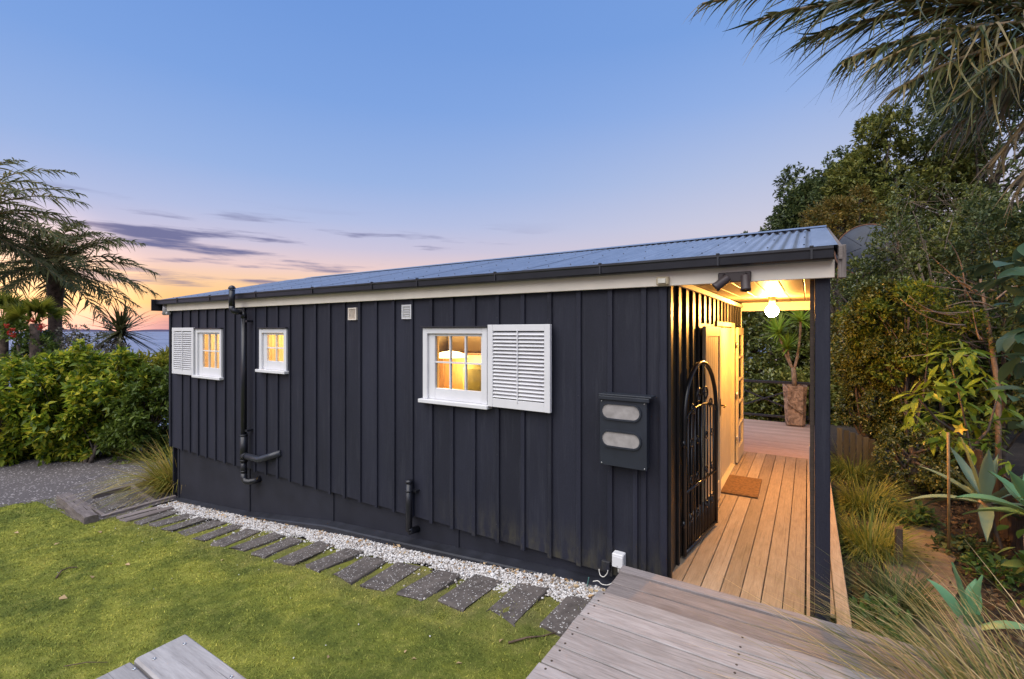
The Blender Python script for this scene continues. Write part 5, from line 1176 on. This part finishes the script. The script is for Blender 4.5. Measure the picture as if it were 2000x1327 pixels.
nodes = [tuple(atD(u, v, 3.4 + rb.uniform(-.2, .3))) for u, v in ((2000, 1040), (1990, 1080), (2010, 1110), (1985, 1120), (2015, 1000), (1995, 1165))]
big_leaf_plant('edge_shrub', 'grey-green broad-leaved shrub low beside the straw tussocks', (1.55, 3.3, -.3), nodes, .13, .55, M['herb'], 6, [[(1.6, 3.3, -.3), atD(2010, 1150, 3.4), atD(2000, 1040, 3.4)]])
def flower(name, label, p, r, mat, n=5):
    me = leaf_mesh('petals', np.repeat(np.array([p]), n, 0), np.array([[math.cos(a) * .9 + .05, math.sin(a) * .3 - .35, math.sin(a) * .9] for a in np.arange(n) * 6.283 / n]), np.repeat([[0., -1., .2]], n, 0), np.full(n, r), .5)
    o = link(name, me, mat); tag(o, label, 'flower')
flower('yellow_flower', 'single yellow star-shaped flower among the lime green leaves', tuple(atD(1873, 838, 5.2)), .075, M['yellowflower'])

nlit = 5200; lr_ = np.random.default_rng(88); lx = lr_.uniform(.3, 2.0, nlit); ly = lr_.uniform(3.2, 11.5, nlit); onp = np.abs(lx - .84 - .085 * (ly - 5)) < .36; kk = ~onp | (lr_.uniform(0, 1, nlit) < .25); lx, ly = lx[kk], ly[kk]; nlit = len(lx)
lo_ = link('leaf_litter', leaf_mesh('leaf_litter', np.stack([lx, ly, gz(lx, ly) + lr_.uniform(-.01, .035, nlit)], 1), lr_.normal(size=(nlit, 3)) * np.array([1, 1, .25]), lr_.normal(size=(nlit, 3)) * .5 + np.array([0, 0, 1.]), lr_.uniform(.03, .09, nlit), .45), m_leaf('litter_leaf', [(.018, .013, .009), (.04, .027, .019), (.08, .055, .036), (.16, .12, .075)], .9, 0)); tag(lo_, 'brown leaf litter scattered over the garden soil', 'leaf litter', kind='stuff')
# trees and hedges behind, right
TG = 'trees behind the cottage and path'
def tree(name, label, u, v, d, rx, rz, ncl, per, size, W, mat, seed, ry=None, gbase=-.6, **kw):
    c = atD(u, v, d); ry = ry or rx; z0 = gbase
    return shrub(name, label, 'tree', (c.x, c.y, z0), tuple(c), (rx, ry, rz), ncl, per, size, W, M[mat], seed, TG, r0=kw.pop('r0', .16), **kw)
tree('evergreen_tree', 'dark evergreen tree rising just above the porch roof end', 1535, 560, 19, 2.6, 3.4, 2800, 9, .17, .42, 'darktree', 101, nl=26, lump=.30, simple=True)
tree('evergreen_tree', 'tall dark evergreen tree beside the bronze-leaved one', 1640, 460, 18, 2.5, 3.7, 3300, 9, .17, .42, 'darktree', 102, nl=30, lump=.28, simple=True)
tree('evergreen_tree', 'tall olive green tree behind the hanging palm fronds', 1750, 400, 16, 2.6, 3.6, 3200, 9, .16, .42, 'midtree', 103, nl=30, lump=.28, simple=True)
tree('evergreen_tree', 'dark tree filling the gap behind the drooping straw fronds', 1910, 360, 15, 3.1, 5.0, 3200, 9, .16, .42, 'darktree', 104, nl=28, lump=.30, simple=True)
tree('bronze_tree', 'bronze-leaved tree above the round metal dish', 1640, 470, 14, 1.2, 1.6, 1300, 9, .11, .42, 'bronze', 105, nl=18, lump=.36, simple=True)
tree('broadleaf_tree', 'dark broadleaf tree behind the terrace railing and yucca', 1475, 720, 17, 2.6, 2.9, 2400, 9, .15, .45, 'gloss', 106, nl=24, lump=.32, simple=True)
tree('broadleaf_tree', 'glossy broadleaf tree lit warm behind the porch post', 1600, 680, 15.5, 1.9, 3.2, 2600, 9, .13, .45, 'gloss', 107, nl=24, lump=.32, simple=True)
tree('broadleaf_tree', 'olive broadleaf tree behind the terrace, hidden partly by the cottage', 1395, 700, 18, 2.6, 2.6, 1300, 9, .15, .45, 'midtree', 108, nl=18, lump=.36, simple=True)
HG = 'shrubs along the east boundary'
def bnd(label, u, v, d, rad, ncl, per, size, W, mat, seed, name='boundary_shrub', **kw):
    kw.setdefault('low', -1.0)
    c = atD(u, v, d); return shrub(name, label, 'shrub', (c.x, c.y, -.5), tuple(c), rad, ncl, per, size, W, M[mat], seed, HG, **kw)
bnd('small-leaved glossy shrub glowing beside the porch post', 1690, 640, 8.3, (.72, .9, 1.45), 1900, 9, .065, .5, 'gloss', 111, nl=34, lump=.26, simple=True)
bnd('olive shrub reaching over the short picket fence', 1715, 790, 8.3, (.70, .8, .85), 1500, 9, .06, .5, 'gloss', 112, nl=20, lump=.34, simple=True)
bnd('low shrub with pale buds beyond the sandy path', 1778, 890, 7.2, (.62, .7, .62), 1300, 9, .05, .5, 'gloss', 113, nl=18, lump=.36, simple=True)
bnd('twiggy shrub with tiny leaves and bare branches below the straw fronds', 1840, 500, 8.6, (1.25, 1.2, 1.8), 1500, 8, .065, .5, 'gloss', 114, nl=22, lump=.34, simple=True, bark='palebark', r0=.042, stems=3, twigs=260)
bnd('leafy shrub with yellow-green sprays between the dish and lime shrub', 1775, 645, 7.6, (.95, .8, .85), 1700, 8, .075, .42, 'olivelime', 115, nl=30, lump=.28, simple=True, bark='bark', r0=.035, twigs=120)
bnd('dense dark shrub in front of the board fence', 1840, 810, 8.0, (.8, .8, 1.1), 1500, 8, .065, .5, 'darktree', 116, nl=16, lump=.38, simple=True)
bnd('dark thicket shrub behind the blue-green large leaves', 1960, 620, 7.4, (1.0, 1.0, 2.0), 1700, 8, .08, .5, 'darktree', 117, nl=20, lump=.36, simple=True, bark='bark', r0=.04, twigs=120)
bnd('tall dark boundary shrub at the end of the board fence', 2010, 640, 9.6, (1.2, 1.2, 2.6), 1700, 8, .10, .5, 'midtree', 118, nl=22, lump=.36, simple=True)
bnd('dense olive boundary shrub between the twiggy shrub and the tall trees', 1890, 560, 11.5, (1.5, 1.3, 2.4), 1900, 8, .11, .5, 'midtree', 119, nl=22, lump=.36, simple=True)
bnd('dark boundary shrub behind the round metal dish', 1740, 560, 13.0, (1.3, 1.2, 2.3), 1600, 8, .11, .5, 'darktree', 120, nl=22, lump=.36, simple=True)
bnd('glossy twig shrub half covering the round metal dish', 1706, 575, 9.6, (.62, .6, .75), 700, 7, .065, .5, 'gloss', 121, nl=14, lump=.4, simple=True, bark='bark', r0=.022, stems=2, twigs=80)
bnd('leafy shrub under the twiggy branches beside the lime shrub', 1745, 720, 8.0, (.8, .8, 1.0), 1500, 8, .065, .48, 'gloss', 122, nl=28, lump=.28, simple=True)
bnd('mixed green shrub behind the bamboo stake', 1900, 720, 8.2, (1.0, .9, 1.3), 1600, 8, .075, .48, 'olivelime', 123, nl=28, lump=.28, simple=True)
for k, (lab, u, v, d, rad) in enumerate((('dark thicket shrub low behind the terrace railing', 1475, 790, 15.0, (1.9, 1.0, 1.5)), ('leafy thicket shrub behind the clay pot and railing', 1570, 800, 14.0, (1.5, 1.0, 1.5)),
        ('dark thicket shrub closing the view past the picket fence', 1690, 760, 15.5, (2.0, 1.2, 2.6)), ('dark thicket shrub behind the lime green shrub', 1830, 690, 13.0, (2.0, 1.2, 2.8)), ('dark thicket shrub beyond the board fence and agave', 1990, 700, 12.0, (2.2, 1.2, 2.8)))):
    bnd(lab, u, v, d, rad, 1700, 8, .14, .5, ('gloss', 'midtree', 'darktree', 'darktree', 'midtree')[k], 130 + k, name='thicket_shrub', nl=26, lump=.34, simple=True, low=-1)
rt_ = np.random.default_rng(91); tws = [o for o in bpy.data.objects if o.get('label', '').startswith('twiggy shrub')][0]
for k in range(34):
    u0, v0 = rt_.uniform(1880, 1965), rt_.uniform(560, 700); an = rt_.uniform(2.2, 4.1) if k % 3 else rt_.uniform(1.0, 2.1); Lp = rt_.uniform(70, 190); d0_ = rt_.uniform(6.7, 7.4)
    u1, v1 = u0 + Lp * math.cos(an), v0 - Lp * abs(math.sin(an)) * rt_.uniform(.4, 1.0) + 20; pm = atD((u0 + u1) / 2 + rt_.normal(0, 14), (v0 + v1) / 2 + rt_.uniform(-25, 30), d0_)
    b = MB(); b.tube(bez(np.array(atD(u0, v0, d0_)), np.array(pm), np.array(atD(u1, v1, d0_ - .1)), 8), list(np.linspace(.013, .004, 8)), 5); b.build('branch', M['palebark'], tws)
b = MB(); b.tube([Vector((atD(1950, 660, 7.1).x, atD(1950, 660, 7.1).y, -.5)), atD(1950, 760, 7.1), atD(1928, 620, 7.1), atD(1915, 545, 7.1)], [.04, .035, .028, .015], 8); b.build('branch', M['palebark'], tws)
# round dish
dc = atD(1690, 487, 11.0); e = empty('metal_dish', (dc.x, dc.y, -.5)); tag(e, 'round blue-grey metal dish with rusty rim among the trees', 'dish')
q = Vector((-.25, -1, .18)).normalized().to_track_quat('Z', 'Y').to_matrix().to_4x4()
prof = [(.001, .17)] + [(.60 * t, .17 * (1 - t * t)) for t in (.2, .4, .6, .8, .95, 1)] 
b = MB(); b.lathe(prof, dc, 40, M4=q); b.build('reflector', M['dish'], e)
b = MB(); b.tube([dc + q.to_3x3() @ Vector((.60 * math.cos(a), .60 * math.sin(a), 0)) for a in np.linspace(0, 2 * math.pi, 41)], .018, 6, cap=False); b.build('rim', M['rust'], e)
for k in range(6):
    a = k * math.pi / 3 + .3; b = MB(); b.tube([dc + q.to_3x3() @ Vector((.6 * t * math.cos(a), .6 * t * math.sin(a), .172 * (1 - t * t) + .002)) for t in np.linspace(.1, 1, 7)], .006, 5); b.build('seam', M['dish'], e)
b = MB(); b.tube([(dc.x, dc.y + .15, -.5), (dc.x, dc.y + .15, dc.z)], .05, 10); b.build('mast', M['rust'], e)

# palm overhead, right: trunk outside the picture, long fronds hanging in
PB = np.array(atD(2190, 60, 4.9)); e = empty('overhanging_palm', (PB[0], PB[1], -.3)); tag(e, 'tall palm with long drooping straw and green fronds over the path', 'palm')
b = MB(); b.tube([(PB[0] + .1, PB[1], -.4), (PB[0] + .05, PB[1], 2.5), (PB[0], PB[1], PB[2])], [.26, .22, .20], 14); b.build('trunk', M['palmbark'], e)
rf = np.random.default_rng(31)
FR = [((1760, -95, 4.7), (1372, 8, 4.4), 80, .62, .50, 'frond'), ((1800, -60, 4.5), (1480, 40, 4.2), 90, .85, .42, 'frond'), ((1860, -30, 4.8), (1570, 78, 4.3), 100, .90, .42, 'frond'), ((1900, 15, 4.6), (1650, 118, 4.2), 100, .90, .45, 'frond'),
      ((1930, 10, 4.3), (1720, 120, 4.0), 90, .85, .45, 'frond'), ((1960, 60, 4.4), (1760, 170, 4.0), 80, .80, .5, 'frond'), ((2020, 90, 4.2), (1860, 200, 3.9), 70, .75, .5, 'frond'), ((1950, -130, 5.2), (1640, -40, 5.4), 90, .80, .5, 'frond'), ((2050, -60, 5.4), (1860, 20, 5.8), 80, .75, .5, 'frond'),
      ((2080, 40, 4.2), (1930, 130, 3.8), 70, .75, .5, 'frond'), ((1900, -100, 5.0), (1560, -20, 5.0), 80, .8, .45, 'frond'), ((2040, 60, 5.2), (1780, 120, 5.6), 60, .8, .55, 'straw'),
      ((2030, 130, 4.6), (1850, 260, 4.4), 26, .75, .62, 'straw'), ((2060, 160, 4.4), (1930, 330, 4.2), 26, .6, .55, 'straw'), ((2100, 200, 4.3), (1985, 380, 4.1), 24, .6, .5, 'straw'), ((2060, 110, 4.9), (1900, 250, 5.0), 40, .7, .5, 'frond')]
for (um, vm, dm_), (ut, vt, dt), nl_, ll, dr, mt in FR:
    frond('frond', e, (PB + rf.normal(0, .06, 3), atD(um, vm, dm_), atD(ut, vt, dt)), nl_, ll, rf, M[mt], M['rachis'], .05, dr, 2.6, .024, .0, 7, start=.10, curl=.12)
# ================================================================== WEST SIDE
def palm(name, label, c, base, n, ln, seed, mat='palmleaf', leaf=.42, rt=.24, group=None, elr=(-.75, 1.4)):
    rng = np.random.default_rng(seed); e = empty(name, base); tag(e, label, 'palm', group); c = np.array(c)
    b = MB(); m_ = (np.array(base) + c) / 2 + rng.normal(0, .1, 3); pts = bez(np.array(base), m_, c, 10); b.tube(pts, [rt * (1 + .10 * (i % 2) + (.35 if i > 7 else 0)) for i in range(10)], 12); b.build('trunk', M['palmbark'], e)
    for k in range(n):
        az_ = k * 2.39996 + rng.normal(0, .15); el_ = elr[1] - (elr[1] - elr[0]) * (k / n) + rng.normal(0, .1); L_ = ln * rng.uniform(.8, 1.1)
        d = np.array([math.cos(az_) * math.cos(el_), math.sin(az_) * math.cos(el_), math.sin(el_)]); p1 = c + d * L_ * .55 + np.array([0, 0, L_ * .08]); p2 = c + np.array([math.cos(az_), math.sin(az_), 0]) * L_ * (.55 + .42 * math.cos(el_)) + np.array([0, 0, L_ * (math.sin(el_) * .80 - .20)])
        frond('frond', e, (c + d * .15, p1, p2), 42, leaf, rng, M[mat], M['rachis'], .03, .50, 1.0, .055, .20, 4, start=.10)
    return e
pcn = np.array(atD(110, 520, 18)); palm('date_palm', 'feathery date palm standing above the hedge against the sunset', pcn, (pcn[0], pcn[1], -2.0), 44, 3.1, 51, leaf=.68, rt=.20, group='palms beyond the hedge')
pcn = np.array(atD(-80, 430, 15)); palm('date_palm', 'taller date palm with fronds reaching over the hedge top', pcn, (pcn[0], pcn[1], -1.5), 42, 3.7, 52, leaf=.72, group='palms beyond the hedge')
def spiky(name, label, c, base, n, ln, wd, mat, seed, trunk=.07, heads=1):
    rng = np.random.default_rng(seed); e = empty(name, base); tag(e, label, 'cabbage tree'); b = MB(); b.tube(bez(np.array(base), (np.array(base) + c) / 2 + rng.normal(0, .1, 3), np.array(c), 6), trunk, 8); b.build('trunk', M['palmbark'], e)
    a = rng.uniform(0, 6.283, n); le = rng.uniform(-.7, 1.45, n)
    link('leaf_head', blades_mesh('leaf_head', np.repeat(np.array([c]), n, 0) + rng.normal(0, .03, (n, 3)), a, np.pi / 2 - le, ln * rng.uniform(.7, 1.1, n), np.full(n, wd), rng.uniform(.05, .4, n), rng, 4), M[mat], e)
c_ = np.array(atD(236, 648, 13.4)); spiky('cabbage_tree', 'dark spiky cabbage tree head rising behind the hedge', c_, (c_[0], c_[1], -1.4), 130, 1.1, .07, 'cabbage', 61)
def fan_palm(label, c, base, seed, nf=14, r=.75):
    rng = np.random.default_rng(seed); e = empty('fan_palm', base); tag(e, label, 'palm'); c = np.array(c); b = MB(); b.tube([np.array(base), c], .12, 10); b.build('trunk', M['palmbark'], e)
    for k in range(nf):
        az_ = k * 2.4; el_ = rng.uniform(.25, 1.4); d = np.array([math.cos(az_) * math.cos(el_), math.sin(az_) * math.cos(el_), math.sin(el_)]); hub = c + d * r * .8
        b = MB(); b.tube([c, hub], .012, 5); st = b.build('leaf_stalk', M['fanleaf'], e)
        n = 22; side = np.cross(d, [0, 0, 1]); side /= np.linalg.norm(side); up_ = np.cross(side, d); ra = rng.uniform(.5, 1.5) * rng.choice([-1, 1]); side, up_ = side * math.cos(ra) + up_ * math.sin(ra), up_ * math.cos(ra) - side * math.sin(ra); ang_ = np.linspace(-1.5, 1.5, n); D = d[None] * np.cos(ang_)[:, None] + side[None] * np.sin(ang_)[:, None] + np.array([0, 0, -.15])
        link('leaf', leaf_mesh('leaf', np.repeat(hub[None], n, 0), D, np.repeat(up_[None], n, 0), r * rng.uniform(.7, .95, n), .09), M['fanleaf'], st)
c_ = np.array(atD(70, 632, 12.6)); fan_palm('yellow-green fan palm behind the hedge under the date palm', c_, (c_[0], c_[1], -1.3), 62, 14, .5)
c_ = np.array(atD(5, 625, 13.0)); fan_palm('fan palm with dry hanging leaves behind the red-flowered shrub', c_, (c_[0], c_[1], -1.3), 63, 12, .52)
WG = 'hedge shrubs along the gravel drive'
def hed(label, u, v, d, rad, ncl, per, size, W, mat, seed, zb=-1.15, **kw):
    kw.setdefault('low', -1.0)
    c = atD(u, v, d); return shrub('hedge_shrub', label, 'shrub', (c.x, c.y, zb), tuple(c), rad, ncl, per, size, W, M[mat], seed, WG, **kw)
hed('broad glossy hedge shrub with yellowing leaves by the drive', 25, 795, 11.4, (1.45, 1.2, 1.65), 950, 10, .17, .46, 'hedge', 71, nl=44, lump=.22, twigs=90, stems=3, r0=.05)
hed('glossy lime hedge shrub growing before the date palm', 130, 790, 11.6, (1.35, 1.1, 1.80), 900, 10, .17, .46, 'hedge', 72, nl=42, lump=.22, twigs=90, stems=3, r0=.05)
hed('rounded green hedge shrub between the lime one and the cottage', 215, 790, 11.8, (1.3, 1.1, 1.68), 880, 10, .16, .46, 'hedge', 73, nl=42, lump=.22, twigs=80, stems=3, r0=.05)
hed('dark leafy hedge shrub tucked behind the golden tussock', 285, 825, 11.6, (1.1, 1.0, 1.40), 700, 10, .14, .46, 'hedge2', 74, nl=30, lump=.25, twigs=60, stems=2, r0=.05)
hed('yellow-green feathery shrub beside the cottage corner', 295, 755, 12.4, (.95, .9, .95), 700, 12, .22, .16, 'fern', 75, nl=22, lump=.36, twigs=40, spread=.7, zb=-1.2)
hed('mauve-grey twiggy shrub behind the hedge top', 165, 680, 13.2, (1.7, 1.0, .75), 560, 8, .09, .45, 'greyleaf', 76, nl=20, lump=.36, twigs=200, bark='palebark', stems=3, r0=.045)
hed('dark shrub with red flowers under the fan palms', 35, 690, 12.6, (1.4, 1.0, .85), 700, 9, .11, .45, 'hedge2', 77, nl=18, lump=.36, twigs=80)
hed('dense dark shrub filling the hedge foot behind the drive', 120, 860, 13.2, (3.4, .9, 1.5), 2000, 9, .12, .45, 'darktree', 78, nl=20, lump=.4, twigs=60)
for k, (u, v) in enumerate(((18, 652), (27, 655), (62, 628), (78, 640), (12, 636), (85, 636), (24, 645))):
    p = np.array(atD(u, v, 12.0)); rng = np.random.default_rng(k); n = 26
    o = link('red_flower', leaf_mesh('red_flower', np.repeat(p[None], n, 0) + rng.normal(0, .03, (n, 3)), rng.normal(size=(n, 3)), rng.normal(size=(n, 3)), np.full(n, .055), .6), M['redflower']); tag(o, 'red flower cluster on the dark shrub under the fan palms', 'flower', 'red flower clusters')
